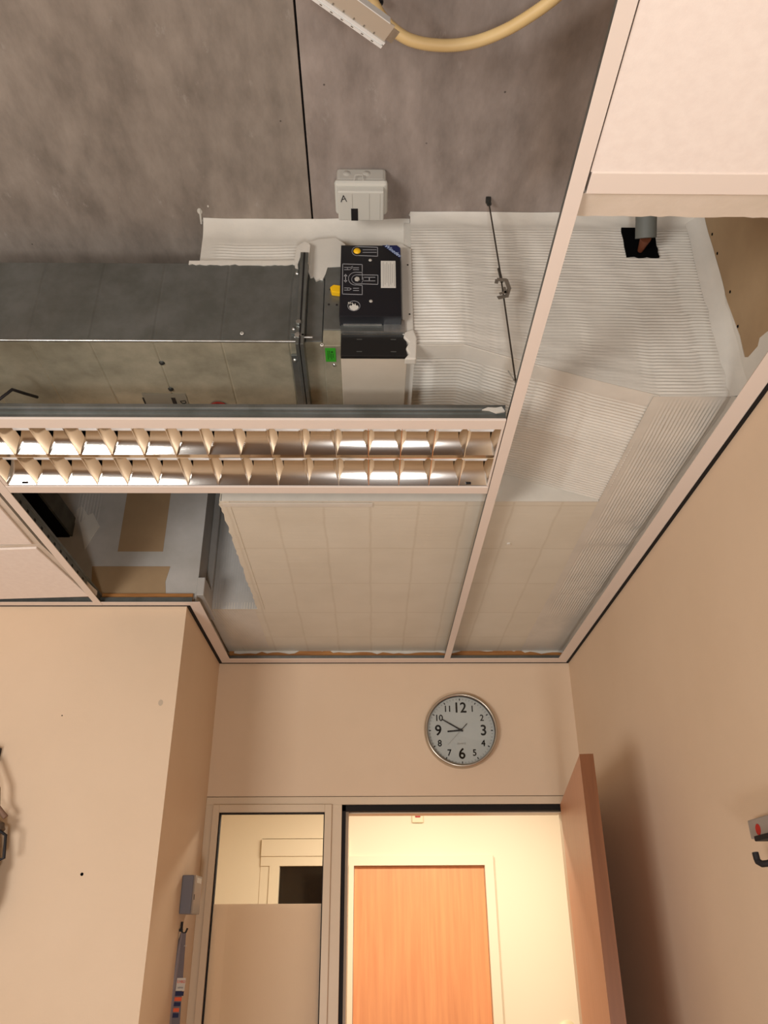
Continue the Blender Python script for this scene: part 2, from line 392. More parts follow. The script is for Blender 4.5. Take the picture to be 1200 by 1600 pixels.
# open door leaf
L0 = Vector((.700, 3.135, 0)); L1 = Vector((.552, 2.180, 0))
dr = (L1 - L0); ln_ = dr.length; ang = math.atan2(dr.y, dr.x)
lm = Matrix.Translation(L0) @ Matrix.Rotation(ang, 4, 'Z')
dl = MB().box(0, ln_ - .0015, 0, .036, .01, 2.116, lm)
door = struct('door_1', dl, 'beech_leaf', bevel=.0008)
MB().box(ln_ - .0015, ln_, 0, .036, .01, 2.116, lm).build('edge_band', 'beech_edge', door)
hd = MB()
for s_, y0 in ((-1, 0), (1, .036)):
    hd.tube([lm @ Vector((ln_ - .06, y0, 1.03)), lm @ Vector((ln_ - .06, y0 + s_ * .045, 1.03)), lm @ Vector((ln_ - .18, y0 + s_ * .045, 1.03))], .009)
hd.build('door_handle', 'chrome', door)
for z in (.25, 1.85):
    MB().tube([(.708, 3.133, z), (.708, 3.133, z + .09)], .007).build('hinge', 'chrome', door)

# corridor: alarm, switch
o = thing('emergency_alarm', 'small white wall alarm with a red button above the corridor door', 'alarm', (.276, YC, 2.315))
MB().box(.242, .312, YC - .018, YC, 2.285, 2.352).build('housing', 'switch', o, .004)
MB().box(.262, .293, YC - .026, YC - .018, 2.315, 2.335).build('red_button', 'red', o, .003)
o = thing('wall_switch', 'round cream switch low on the corridor wall right of the beech door', 'switch', (1.08, YC, 1.23))
MB().lathe([(.0, .014), (.03, .014), (.034, .01), (.05, .01), (.056, 0)], (1.075, YC, 1.205), (0, -1, 0)).build('cover_ring', 'switch', o)
MB().lathe([(.0, .019), (.024, .018), (.027, .014)], (1.075, YC, 1.205), (0, -1, 0)).build('rocker', 'white', o)

# ---------------------------------------------------------------- perimeter trims and shadow gaps
def Ltrim(name, pts_white, pts_black, pts_up):
    t = struct(name, pts_white, 'white'); pts_black.build('shadow_gap', 'black', t); pts_up.build('upstand', 'steel', t)
g = .014; tw = .05
Ltrim('trim_1', MB().box(XL + .05, XR - .052, YB - .062, YB - g + .006, H, H + .0015),
      MB().box(XL, XR, YB - g + .006, YB, H - .001, H + .004), MB().box(XL + g, XR - g, YB - .026, YB - .024, H + .0015, H + .024))
Ltrim('trim_2', MB().box(XR - .052, XR - .011, YN, YB - g + .006, H, H + .0015),
      MB().box(XR - .011, XR, YN, YB - g, H - .001, H + .004), MB().box(XR - .014, XR - .012, YN, YB - g, H + .0015, H + .024))
Ltrim('trim_3', MB().box(XW, XL + .05, YL - .036, YL - .007, H, H + .0015),
      MB().box(XW, XL, YL - .007, YL, H - .001, H + .004), MB().box(XW, XL + .02, YL - .02, YL - .018, H + .0015, H + .024))
Ltrim('trim_4', MB().box(XL + .012, XL + .05, YL - .007, YB - .008, H, H + .0015),
      MB().box(XL, XL + .012, YL - .007, YB - g + .006, H - .001, H + .004), MB().box(XL + .013, XL + .015, YL, YB - .02, H + .0015, H + .024))

# timber battens above the trims, ragged sealant over them
struct('trim_5', MB().box(-.58, XR - .02, YB - .012, YB, H + .012, ZB + .004), 'wood_batten')
struct('trim_6', MB().box(-1.2, -.60, YL - .01, YL, H + .012, 2.703), 'wood_batten')
struct('trim_7', MB().box(XR - .012, XR, .3, 1.372, H + .012, 2.716), 'wood_batten')
rg = ragged(-.56, XR - .02, ZB - .008, 60, .006, 3)
rg = [(x, z + (.012 if .35 < x < .62 or -.3 < x < -.17 else 0)) for x, z in rg]
tr5 = MB().prism(rg + [(XR - .02, ZB + .01), (-.56, ZB + .01)], 'Y', YB - .0145, YB - .011)
struct('trim_8', tr5, 'sealant')

# ---------------------------------------------------------------- upper walls: bare plasterboard and filler
pu = MB()
pu.prism([(-.942, 2.703), (-.693, 2.703), (-.70, 2.75), (-.69, 2.806), (-.955, 2.806)], 'Y', YL - .0012, YL)
pu.box(-.877, -.722, YL - .0012, YL, 2.862, 3.20)
struct('wall_left_board', pu, 'gypsum')
# filler painted onto the right upper wall next to the cladding
sk = [at('X', XR, *q) for q in ((1096, 352), (1109, 384), (1122, 426), (1137, 473), (1156, 524), (1164, 558), (1170, 558), (1185, 541), (1188, 528), (1200, 518), (1225, 510))]
sk = [(1.39, S), (sk[0].y, S)] + [(p.y, p.z) for p in sk] + [(1.10, 2.68), (1.39, 2.68)]
struct('wall_right_filler', MB().prism(sk, 'X', XR - .0015, XR), 'sealant')
hs = MB()
for q in [(1113, 366), (1109, 377), (1121, 396), (1121, 424), (1141, 456), (1134, 469), (1153, 510)]:
    p = at('X', XR - .0002, *q); hs.disc((XR - .0004, p.y, p.z), (-1, 0, 0), .0035, 10)
struct('wall_right_screw_holes', hs, 'recess_shade')
# end cap of the partition above the left return
cp = MB().box(-.592, -.566, YL - .004, 2.75, 2.70, 2.765).box(-.59, -.566, YL + .12, 2.66, 2.76, S)
struct('wall_return_cap', cp, 'skim', bevel=.003)
hl = MB()
p = at('Y', YL, 128, 1366); hl.disc((p.x, YL, p.z), (0, -1, 0), .0045, 14)
p = at('Y', YL, 97, 1118); hl.disc((p.x, YL, p.z), (0, -1, 0), .002, 10)
struct('wall_left_drill_hole', hl, 'recess_shade')
MB_ = MB(); p = at('Y', YL, 251, 1098); MB_.disc((p.x, YL, p.z), (0, -1, 0), .009, 18, .8, 1.1)
struct('wall_left_filler_spot', MB_, mat('filler_spot', (190, 172, 150), .8))

# ---------------------------------------------------------------- steel duct
XD0, XD1 = -2.3, -.163
duct = thing('ventilation_duct', 'rectangular galvanised steel air duct under the concrete at left', 'duct', (-1.2, 1.5, 2.854))
ZD, ZDT, YDB = 2.854, 3.083, 1.95
seams = [-.903, -.76, -.625, -.485, -.335, -.185]
sd = MB(); bt = MB(); rl = MB()
xs = [XD0] + seams + [XD1]
for i in range(len(xs) - 1):
    a_, b_ = xs[i], xs[i + 1]
    # side sheet slightly dished between the cross seams, bottom sheet likewise
    pts = [(a_, YF), (a_ + .004, YF - .0012), ((a_ + b_) / 2, YF - .0004), (b_ - .004, YF - .0012), (b_, YF)]
    sd.strip([(p[0], p[1]) for p in pts], 'Z', ZD, ZDT, smooth=False)
    pz = [(a_, ZD + .0015), (a_ + .003, ZD), ((a_ + b_) / 2, ZD + .001), (b_ - .003, ZD), (b_, ZD + .0015)]
    n_ = len(pz); vs = [Vector((x, y, z)) for y in (YF, YDB) for x, z in pz]
    bt.add(vs, [(k, k + 1, n_ + k + 1, n_ + k) for k in range(n_ - 1)])
sd.box(XD0, XD1, YF + .002, YF + .004, ZD, ZDT).box(XD0, XD1, YF, YDB, ZDT, ZDT + .002).box(XD0, XD1, YDB, YDB + .002, ZD, ZDT)
sd.build('side_sheet', 'steel', duct); bt.build('bottom_sheet', 'steel_lit', duct)
MB().tube([(XD0, YF - .001, ZD), (XD1, YF - .001, ZD)], .0028, 8).build('corner_seam', 'zinc', duct)
for q in ((378, 521), (503, 539)):
    p = at('Y', YF - .003, *q); MB().lathe([(.0018, .0015), (.003, .002), (.0042, 0)], p, (0, -1, 0), 14).build('rivet', 'paper', duct)
sc = MB()
for q in ((253, 567), (267, 608)): p = at('Z', ZD, *q); sc.lathe([(0, .004), (.004, .004), (.007, 0)], p, (0, 0, -1), 12)
build_each(sc, 'rivet', 'darkgrey', duct)
# printed label and red sticker on the underside
p = at('Z', ZD - .0005, 262, 628)
MB().box(p.x - .055, p.x + .05, 1.585, 1.70, ZD - .0008, ZD - .0002).build('printed_label', mat('worn_label', (150, 142, 124), .6), duct)
build_each(MB().box(p.x - .058, p.x - .054, 1.60, 1.70, ZD - .0012, ZD - .0008).box(p.x + .012, p.x + .022, 1.60, 1.70, ZD - .0012, ZD - .0008), 'label_bar', 'ink', duct)
text('label_text', 'DGE', .02, (p.x + .040, 1.630, ZD - .0012), 'ink', duct, (180, 0, 80))
q = at('Z', ZD - .0005, 341, 630)
MB().disc((q.x, 1.640, ZD - .001), (0, 0, -1), .024, 28).build('red_sticker', 'red', duct)
MB().disc((q.x, 1.642, ZD - .0018), (0, 0, -1), .019, 28).build('sticker_centre', mat('dark_red', (96, 16, 14), .5), duct)
# flange at the end of the duct
fl = MB().box(-.168, -.160, YF - .028, YF, ZD - .006, ZDT + .012).box(-.158, -.150, YF - .028, YF, ZD - .006, ZDT + .012)
fl.box(-.168, -.160, YF - .028, YDB, ZD - .030, ZD - .0).box(-.158, -.150, YF - .028, YDB, ZD - .030, ZD)
fl.build('flange', 'steel', duct, .001)
MB().box(-.1605, -.1575, YF - .0295, YF - .01, ZD - .03, ZDT + .010).build('flange_gasket', 'black', duct)
for (z0, z1) in ((2.872, 3.065),):
    MB().box(-.182, -.169, YF - .006, YF, z0, z1).build('corner_cleat', 'steel', duct, .001)
MB().box(-.184, -.169, 1.43, 1.9, ZD - .007, ZD).build('corner_cleat', 'steel', duct, .001)
sc = MB()
for z in (3.05, 2.885): sc.lathe([(0, .004), (.004, .003), (.005, 0)], (-.1755, YF - .006, z), (0, -1, 0), 12)
sc.lathe([(0, .004), (.004, .003), (.005, 0)], (-.1765, 1.445, ZD - .007), (0, 0, -1), 12)
build_each(sc, 'screw', 'zinc', duct)
MB().tube([(-.172, YF - .02, ZD - .004), (-.132, YF - .02, ZD - .004)], .0025).lathe([(0, .006), (.008, .005), (.008, -.004)], (-.163, YF - .024, ZD - .004), (0, -1, 0), 6, False).lathe([(0, .005), (.006, .005), (.006, 0)], (-.163, YF - .03, ZD + .028), (0, -1, 0), 6, False).build('flange_bolt', 'zinc', duct)

# ---------------------------------------------------------------- fire damper
dm = thing('fire_damper', 'steel fire damper with black drive box between duct and white cladding', 'damper', (-.03, 1.5, 2.81))
MB().box(-.150, -.112, YF + .0, 1.95, ZD, ZDT + .02).build('sleeve', 'steel', dm, .002)
MB().box(-.150, -.112, YF + .001, 1.95, ZD - .0015, ZD).build('sleeve_underside', 'steel_lit', dm)
MB().box(-.111, -.066, YF - .004, YF + .02, 2.885, 3.080).build('side_plate', 'steel', dm, .002)
MB().box(-.111, -.07, YF - .001, 1.95, 2.842, ZDT).build('collar', 'steel_lit', dm, .002)
MB().box(-.0705, .075, YF + .004, 1.95, 2.814, 3.12).build('casing', 'casing', dm, .0015)
MB().box(-.0705, .074, YF - .004, YF + .006, 2.812, 2.872).build('intumescent_strip', mat('black_strip', (22, 21, 20), .5), dm, .001)
ss = MB()
for x in (-.03, .045):
    for z in (2.823, 2.857): ss.box(x - .006, x + .006, YF - .0052, YF - .004, z, z + .0012)
build_each(ss, 'staple', 'steel', dm)
MB().box(-.072, .070, YF - .012, YF - .004, 2.873, 2.8745).build('mounting_bracket', 'zinc', dm)
MB().box(-.071, .068, YF - .008, YF - .004, 2.8745, 2.906).build('bracket_plate', 'steel', dm)
MB().box(.024, .071, YF - .010, YF - .0082, 2.8745, 2.908).build('mounting_tab', 'zinc', dm)
MB().box(-.066, .020, YF - .011, YF - .0082, 2.893, 2.899).build('linkage_bar', 'zinc', dm, .001)
# black drive box
yb0, yb1 = YF - .036, YF - .004
def bq(x, y): return at('Y', yb0, x, y)
tl, tr_, bl, br_ = bq(533, 383), bq(625, 385), bq(533, 494), bq(628, 493)
x0, x1, z1, z0 = tl.x, (tr_.x + br_.x) / 2, tl.z, bl.z
bxm = MB().prism([(x0, z0), (x1, z0), (x1, z1 - .008), (x1 - .008, z1), (x0, z1)], 'Y', yb0, yb1)
box = bxm.build('drive_box', 'blackbox', dm, .0012)
def line(mb, pts, wd=.0012, closed=False, yy=yb0 - .0006):
    if closed: pts = pts + [pts[0]]
    for a, b_ in zip(pts, pts[1:]):
        a = bq(*a); b_ = bq(*b_); d = Vector((b_.x - a.x, 0, b_.z - a.z)); L = d.length or 1e-6; n = Vector((-d.z, 0, d.x)) / L * wd / 2; e = d / L * wd / 2
        P = [a - e + n, b_ + e + n, b_ + e - n, a - e - n]
        mb.add([Vector((p.x, yy, p.z)) for p in P] + [Vector((p.x, yb0 + .0002, p.z)) for p in P], [(0, 1, 2, 3), (0, 4, 5, 1), (1, 5, 6, 2), (2, 6, 7, 3), (3, 7, 4, 0)])
    return mb
def arc(cx, cy, rx, ry, a0, a1, n=14): return [(cx + rx * math.cos(D2(a0 + (a1 - a0) * i / n)), cy - ry * math.sin(D2(a0 + (a1 - a0) * i / n))) for i in range(n + 1)]
pm = MB()
line(pm, [(590, 386.5), (590, 400.5)] + [(560, 399.5)] + arc(558, 392.5, 8, 7, 270, 90) + [(590, 386.5)])
line(pm, [(566, 437), (566, 427)] + [(566, 424), (566, 413.5), (535.5, 412.5), (535, 459.5), (566, 460.5), (566, 446)] + [(556, 445)] + arc(556, 435.5, 11.5, 10, 270, 90) + [(566, 426)])
line(pm, [(590.5, 430), (590.5, 444.5), (560, 443.5)] + arc(558, 436.5, 8.5, 7, 270, 90) + [(590.5, 430)])
for yy in (390.5, 394.5): line(pm, [(567, yy), (588, yy)], .0009)
for yy in (433.5, 439): line(pm, [(569, yy), (586, yy)], .0011)
line(pm, [(577, 434), (577, 439)], .0018)
for yy in (418.5, 421.5, 450.5, 454): line(pm, [(552, yy), (560.5, yy)], .0011)
line(pm, [(538, 418), (548, 418), (551, 416)], .0009); line(pm, [(538, 421.5), (547, 421.5), (551, 418)], .0009)
line(pm, [(538, 450), (546, 450), (549, 451.5), (546, 453.5), (538, 453.5)], .0009); line(pm, [(543, 418), (543, 421)], .0009); line(pm, [(543, 450), (543, 453)], .0009)
line(pm, [(540, 430), (540, 441)], .0016)
line(pm, arc(558, 436.5, 9.5, 8, 35, -40, 6), .0009)
for cy, dy in ((428.3, 3.6), (442, -3.6)):
    P = [bq(537, cy + dy), bq(543, cy + dy), bq(540, cy)]
    pm.add([Vector((p.x, yb0 - .0006, p.z)) for p in P], [(0, 1, 2)])
line(pm, arc(553, 478, 9.5, 7.6, 0, 360, 26), .0013)
pm.build('printed_diagram', 'print', box, fix=False)
fm = [(545.5, 480), (547, 477), (549, 478.5), (551.5, 474.5), (553.5, 477), (555, 474), (556.5, 478), (559, 477.5), (560.5, 481), (558, 484), (553, 485.5), (548, 484)]
P = [bq(*q) for q in fm]
MB().add([Vector((p.x, yb0 - .0008, p.z)) for p in P], [tuple(range(len(P)))]).build('flame_logo', 'paper', box, fix=False)
text('logo_text', 'Rf-t', .0075, bq(547.5, 474.2) + Vector((0, -.0008, 0)), 'paper', box)
p = bq(558, 392.3); MB().lathe([(0, .004), (.0065, .0035), (.0085, 0)], p, (0, -1, 0), 24).build('yellow_button', 'yellow', box)
p = bq(558, 436.5); MB().lathe([(0, .003), (.0055, .003), (.0065, 0)], p, (0, -1, 0), 6, False).build('hex_spindle', 'greyplastic2', box)
s_ = MB()
for q in ((578.5, 406.5), (579.5, 470.5)): s_.lathe([(0, .0015), (.003, .0015), (.004, 0)], bq(*q), (0, -1, 0), 16)
build_each(s_, 'cover_screw', 'greyplastic2', box)
a, b_ = bq(595, 408), bq(618.5, 450)
lb = MB().box(a.x, b_.x, yb0 - .0008, yb0, b_.z, a.z).build('type_label', 'paper', box)
lt = MB()
for i in range(7):
    x = a.x + .005 + i * .0042; lt.box(x, x + .0007, yb0 - .0011, yb0 - .0008, b_.z + .004 + (i % 3) * .005, a.z - .004 - (i % 2) * .006)
lt.build('label_lines', mat('grey_print', (120, 112, 104), .6), lb)
P = [bq(601, 384.2), bq(622, 384.5), bq(625, 388), bq(625.4, 407)]
P = [Vector((x1 - .042, 0, z1)), Vector((x1 - .008, 0, z1)), Vector((x1, 0, z1 - .008)), Vector((x1, 0, z1 - .042))]
nv = MB().add([Vector((p.x, yb0 - .0006, p.z)) for p in P], [(0, 1, 2, 3)]).build('corner_sticker', 'navy', box, fix=False)
text('sticker_text', 'Winedev', .0135, (x1 - .0175, yb0 - .0014, z1 - .0180), 'bluewhite', nv, (90, 45, 0), shear=.25)
# yellow lever, green sticker
MB().prism([(-.098, 2.998), (-.090, 3.006), (-.066, 3.002), (-.066, 2.98), (-.094, 2.984)], 'Y', YF - .018, YF - .004).build('yellow_lever', 'yellow', dm, .002)
sc = MB()
for x, z in ((-.1, 2.958), (-.082, 2.957), (-.098, 3.003)): sc.disc((x, YF - .0045, z), (0, -1, 0), .0025, 12)
build_each(sc, 'plate_hole', 'ink', dm)
a, b_ = at('Z', 2.8415, 514, 544), at('Z', 2.8415, 529, 565)
gs = MB().box(-.106, -.083, a.y, b_.y, 2.8408, 2.8418).build('green_sticker', 'green', dm)
dgk = MB().disc((-.091, a.y + .012, 2.8405), (0, 0, -1), .0025, 12)
for i in range(4): dgk.box(-.101 + i * .0038, -.0998 + i * .0038, a.y + .018 - (i < 2) * .010, a.y + .038 - (i % 2) * .006, 2.8402, 2.8407)
dgk.build('sticker_print', mat('dark_green_print', (22, 70, 12), .6), gs)
MB().lathe([(0, .003), (.003, .003), (.004, 0)], (-.088, b_.y + .012, 2.842), (0, 0, -1), 12).build('screw', 'zinc', dm)

# ---------------------------------------------------------------- white fire-proof cladding round the duct
cl = thing('duct_cladding', 'white coated ribbed fire cladding boxing in the duct to the right wall', 'cladding', (.45, 1.6, 2.72))
XC0 = .09
def low(x):   # underside of the front face
    return ZD - .008 if x < .20 else (ZD - .008 + (2.790 - ZD + .008) * (x - .20) / .155 if x < .355 else max(ZB, 2.790 + (ZB - 2.790) * (x - .355) / .257))
fm_ = MB()
def front_sheet(mb, xa, xb, za, zb, y, seed, pitch, amp, mtop, mside):
    nu = int((xb - xa) / .012); nv = int((zb - ZB) / pitch * 6); vs = []
    for j in range(nv + 1):
        for i in range(nu + 1):
            x = xa + (xb - xa) * i / nu; l_ = za(x); z = l_ + (zb - l_) * j / nv if l_ > ZB + .002 else ZB + (zb - ZB) * j / nv
            b = math.floor(x / .118 + .1 * noise1(z * 12, seed + 5) + (z - 2.9) * .25)
            ph = noise1(b * 3.7, seed) * 1.6 + .35 * noise1(x * 9, seed + 2)
            a = amp * (.8 + .4 * noise1(b * 2.3 + z * 5, seed + 3) + .3 * noise1(x * 30 + z * 10, seed + 4))
            a *= .35 if (.215 < x < .262) else 1
            k = min(1, max(0, (x - xa - mside[0]) / .012)) * min(1, max(0, (xb - x - mside[1] - .03 * (zb - z)) / .014)) * min(1, max(0, (zb - z - mtop) / .02)) * min(1, max(0, (z - l_ - .004) / .004))
            d = a * k * math.sin(2 * math.pi * z / pitch + ph) + .0016 * noise1(x * 6 + z * 3, seed + 8) + .0007 * noise1(z * 70 + x * 15, seed + 9)
            # the sealant is coved where the sheet meets slab and wall
            cove = .03 * max(0, (z - zb + .03) / .03) ** 2
            vs.append((x, y - d - cove * 0.5, z))
    mb.add(vs, [(j * (nu + 1) + i, j * (nu + 1) + i + 1, (j + 1) * (nu + 1) + i + 1, (j + 1) * (nu + 1) + i) for j in range(nv) for i in range(nu)], True)
front_sheet(fm_, XC0, XR - .001, low, S - .001, YF, 2, .0088, .0019, .035, (.004, .025))
fm_.build('front_sheet', 'sealant', cl, fix=False)
# body behind the front, left end
MB().box(XC0 + .001, XC0 + .02, YF + .003, 1.95, ZD + .006, S).box(.075, XC0 + .002, YF + .012, 1.95, 2.824, S - .01).build('left_end', 'sealant', cl)
MB().box(.0655, .0905, YF - .004, YF + .02, 2.86, 3.135).build('edge_strip', 'sealant', cl, .002)
k_ = MB()
for q in ((637, 414), (640, 491)): k_.disc((at('Y', YF - .004, *q)), (0, -1, 0), .0022, 12)
build_each(k_, 'nail_hole', 'darkgrey', cl)
lump = MB().prism([(.068, 2.80), (.078, 2.815), (.072, 2.83), (.079, 2.846), (.067, 2.862), (.071, 2.876), (.09, 2.884), (.097, 2.86), (.096, 2.835), (.094, 2.80)], 'Y', YF - .010, YF + .01)
lump.build('sealant_lump', 'sealant', cl, .003)
# sloping soffit, from the duct underside down to the board
def zs(x): return max(ZB, min(ZD - .008, low(x)))
nu, nv = 60, 300; vs = []; y0_, y1_ = YF - .0035, 1.88; x0_, x1_ = .076, .612
for j in range(nv + 1):
    for i in range(nu + 1):
        x = x0_ + (x1_ - x0_) * i / nu; y = y0_ + (y1_ - y0_) * j / nv
        b = math.floor((x - .02 * y) / .112); ph = noise1(b * 3.1, 21) * 2 + .3 * noise1(x * 9, 22)
        k = min(1, max(0, (y - y0_ - .045) / .008)) * min(1, max(0, (x1_ - x - .004) / .01)) * min(1, max(0, (x - x0_ - .006) / .01))
        a = .0017 * (.8 + .5 * noise1(b * 2 + y * 9, 23)) * (1 if y < 1.62 else .45 if x < .5 else 1)
        vs.append((x, y, zs(x) - a * k * math.sin(2 * math.pi * y / .0112 + ph) - .0014 * noise1(x * 6 + y * 5, 24)))
MB().add(vs, [(j * (nu + 1) + i, j * (nu + 1) + i + 1, (j + 1) * (nu + 1) + i + 1, (j + 1) * (nu + 1) + i) for j in range(nv) for i in range(nu)], True).build('sloping_soffit', 'sealant', cl, fix=False)
# triangular cheek where the slope meets the flat board
nu, nv = 40, 90; vs = []
for j in range(nv + 1):
    for i in range(nu + 1):
        x = .076 + (.605 - .076) * i / nu; zt_ = zs(x); z = ZB + (zt_ - ZB) * j / nv
        vs.append((x, 1.86 - .0012 * math.sin(2 * math.pi * z / .0085) * min(1, (zt_ - ZB) / .03), z))
MB().add(vs, [(j * (nu + 1) + i, j * (nu + 1) + i + 1, (j + 1) * (nu + 1) + i + 1, (j + 1) * (nu + 1) + i) for j in range(nv) for i in range(nu)], True).build('cheek', 'sealant', cl, fix=False)
# right-hand flat strip with ribs running away from the camera
nu, nv = 170, 46; vs = []; xa, xb, ya, yb = .60, XR, YF, YB - .01
for j in range(nv + 1):
    for i in range(nu + 1):
        x = xa + (xb - xa) * i / nu; y = ya + (yb - ya) * j / nv
        b = math.floor(y / .125 + .15 * noise1(x * 20, 33)); ph = noise1(b * 3.3, 31) * 2.2
        k = min(1, max(0, (x - xa - .02) / .02)) * min(1, max(0, (xb - x - .03) / .01)) * min(1, max(0, (y - ya - .05) / .02)) * min(1, max(0, (2.75 - y) / .25))
        vs.append((x, y, ZB - .0015 * k * math.sin(2 * math.pi * x / .0086 + ph) - .0008 * noise1(x * 9 + y * 5, 34)))
MB().add(vs, [(j * (nu + 1) + i, j * (nu + 1) + i + 1, (j + 1) * (nu + 1) + i + 1, (j + 1) * (nu + 1) + i) for j in range(nv) for i in range(nu)], True).build('ribbed_underside', 'sealant', cl, fix=False)
# coved sealant along the right wall, lumps at the corner
cv = MB()
n = 30
vs = []
for i in range(n + 1):
    y = YF - .004 + (YB - YF - .02) * i / n; wv = .004 * noise1(i * .9, 41)
    vs += [(XR - .028 + wv, y, ZB - .0005), (XR - .016, y, ZB - .004), (XR - .008, y, ZB - .012), (XR - .001, y, ZB - .03 + wv)]
cv.add(vs, [(i * 4 + k, i * 4 + k + 1, i * 4 + k + 5, i * 4 + k + 4) for i in range(n) for k in range(3)], True)
vs = []
for i in range(21):
    z = ZB + (S - ZB) * i / 20; wv = .004 * noise1(i * .8, 42)
    vs += [(XR - .034 + wv, YF - .0005, z), (XR - .015, YF - .006, z), (XR - .005, YF - .018, z), (XR - .0005, YF - .03 + wv * 1.5, z)]
cv.add(vs, [(i * 4 + k, i * 4 + k + 1, i * 4 + k + 5, i * 4 + k + 4) for i in range(20) for k in range(3)], True)
cv.build('sealant_cove', 'sealant', cl)
# smear of sealant on the slab in front of the cladding
sm_ = [(XC0 - .003, YF - .004)] + [(x, y - .012) for x, y in ragged(XC0, XR - .02, YF, 50, .0012, 51)] + [(XR - .02, YF), (XC0, YF)]
MB().prism(sm_, 'Z', S - .0012, S + .0).build('slab_smear', 'sealant', cl)
# upper band between duct and slab, left of the front sheet
nu, nv = 46, 70; vs = []; xa, xb, ya = -.415, XC0, 1.42
for j in range(nv + 1):
    for i in range(nu + 1):
        x = xa + (xb - xa) * i / nu; z0_ = ZDT - .004 if x < -.17 else 3.05; z = z0_ + (S - z0_) * j / nv
        k = min(1, max(0, (x - xa - .035) / .01)) * min(1, max(0, (S - z - .06) / .02)) * (1 if x < -.19 or x > -.13 else .2)
        cove = .02 * max(0, (z - S + .05) / .05) ** 2
        dent = -.012 if -.125 < x < -.07 else 0
        vs.append((x, ya - .028 * (z < 3.085) * 0 - .0015 * k * math.sin(2 * math.pi * z / .0095 + noise1(x * 12, 61) * 1.5) - .003 * noise1(x * 14 + z * 8, 62) - cove, z))
ub = MB().add(vs, [(j * (nu + 1) + i, j * (nu + 1) + i + 1, (j + 1) * (nu + 1) + i + 1, (j + 1) * (nu + 1) + i) for j in range(nv) for i in range(nu)], True)
ub.build('upper_band', 'sealant', cl, fix=False)
MB().box(xa, xb, 1.424, 1.95, ZDT + .004, S).build('upper_packing', 'sealant', cl)
ld = MB().prism(ragged(-.43, -.18, ZDT - .003, 30, .0022, 71) + [(-.18, ZDT + .010), (-.43, ZDT + .008)], 'Y', YF - .003, 1.425)
ld.prism([(-.150, 3.055), (-.145, 3.040), (-.138, 3.043), (-.132, 3.030), (-.122, 3.036), (-.116, 3.034), (-.110, 3.050), (-.106, 3.071), (-.066, 3.074), (-.066, 3.145), (-.09, 3.165), (-.13, 3.16), (-.152, 3.15)], 'Y', YF - .005, 1.43)
ld.prism([(-.182, 3.072), (-.174, 3.062), (-.169, 3.084), (-.163, 3.098), (-.158, 3.084), (-.149, 3.062), (-.147, 3.125), (-.16, 3.135), (-.178, 3.12)], 'Y', YF - .022, 1.42)
ld.prism([(-.115, 3.105), (.066, 3.10), (.088, 3.09), (.088, 3.14), (.066, 3.155), (-.11, 3.14)], 'Y', YF + .002, 1.425)
build_each(ld, 'sealant_lump', 'sealant', cl)
spl = MB()
for q, r in (((312, 330), .006), ((340, 350), .005), ((493, 348), .005), ((500, 352), .004), ((470, 353), .003), ((556, 352), .002), ((325, 322), .002), ((315, 344), .003)):
    p = at('Z', S, *q); spl.disc((p.x, p.y, S), (0, 0, -1), r, 11, 1, 1.5, th=.001)
for a, b_ in (((312, 326), (315, 349)), ((492, 343), (500, 358))):
    a = at('Z', S, *a); b_ = at('Z', S, *b_); spl.tube([(a.x, a.y, S - .0005), (b_.x, b_.y, S - .0005)], .003, 6)
build_each(spl, 'sealant_splash', 'sealant', cl)

# hole with pipe stub
hp = thing('pipe_stub', 'grey pipe stub with copper end poking through the black square hole', 'pipe', (.64, 1.33, 3.2))
a, b_ = at('Y', YF - .003, 970, 357), at('Y', YF - .003, 1030, 402)
hh = [(a.x + .001 * noise1(i, 81), a.z + (b_.z - a.z) * i / 8) for i in range(9)] + [(a.x + (b_.x - a.x) * i / 8, b_.z + .003 * noise1(i * 1.3, 82)) for i in range(1, 9)] + [(b_.x + .002 * noise1(i, 83), b_.z + (a.z - b_.z) * i / 8) for i in range(1, 9)]
fr_ = MB().prism(hh, 'Y', YF - .006, YF - .0015)
fr_.build('cladding_hole', 'recess_shade', cl)
p0, p1, p2 = at('Y', 1.30, 1010, 330), at('Y', 1.34, 1009, 372), at('Y', YF - .006, 1000, 392)
MB().tube([p0 + Vector((.01, -.03, .04)), p0, p1], .024, 20).build('sleeve', 'darkpipe', hp)
MB().tube([p1, p2], .009, 12, rf=lambda i: .013 if i == 0 else .006).build('copper_end', 'copper', hp)

# the flat board, wrapped round the notch at left
bd = MB()
def slab_(x0, x1, y0, y1): bd.box(x0, x1, y0, y1, ZB, ZB + .025)
slab_(-.405, .602, 1.862, 2.66); slab_(-.585, .602, 2.66, YB - .001)
brd = bd.build('flat_board', 'board', cl)
n = 44; pts = [(-.402 - .0045 + .003 * noise1(i * 1.9, 91) + .0015 * noise1(i * 5.1, 92), 1.862 + (2.66 - 1.862) * i / n) for i in range(n + 1)]
MB().prism(pts + [(-.38, 2.66), (-.38, 1.862)], 'Z', ZB - .0015, ZB + .022).build('ragged_edge', 'board', cl)
MB().box(-.40, .60, 1.858, 1.862, ZB - .001, ZD).box(-.402, -.397, 1.858, 2.66, ZB + .025, ZB + .05).build('riser', 'sealant', cl)
MB().strip([(1.868, ZB - .001), (1.873, ZB - .003), (1.88, ZB - .001), (1.886, ZB - .003), (1.893, ZB - .001)], 'X', -.40, .0).build('sealant_bead', 'sealant', cl)
MB().disc((.40, 2.12, ZB), (0, 0, -1), .006, 14, th=.004).build('sealant_dab', 'sealant', cl)
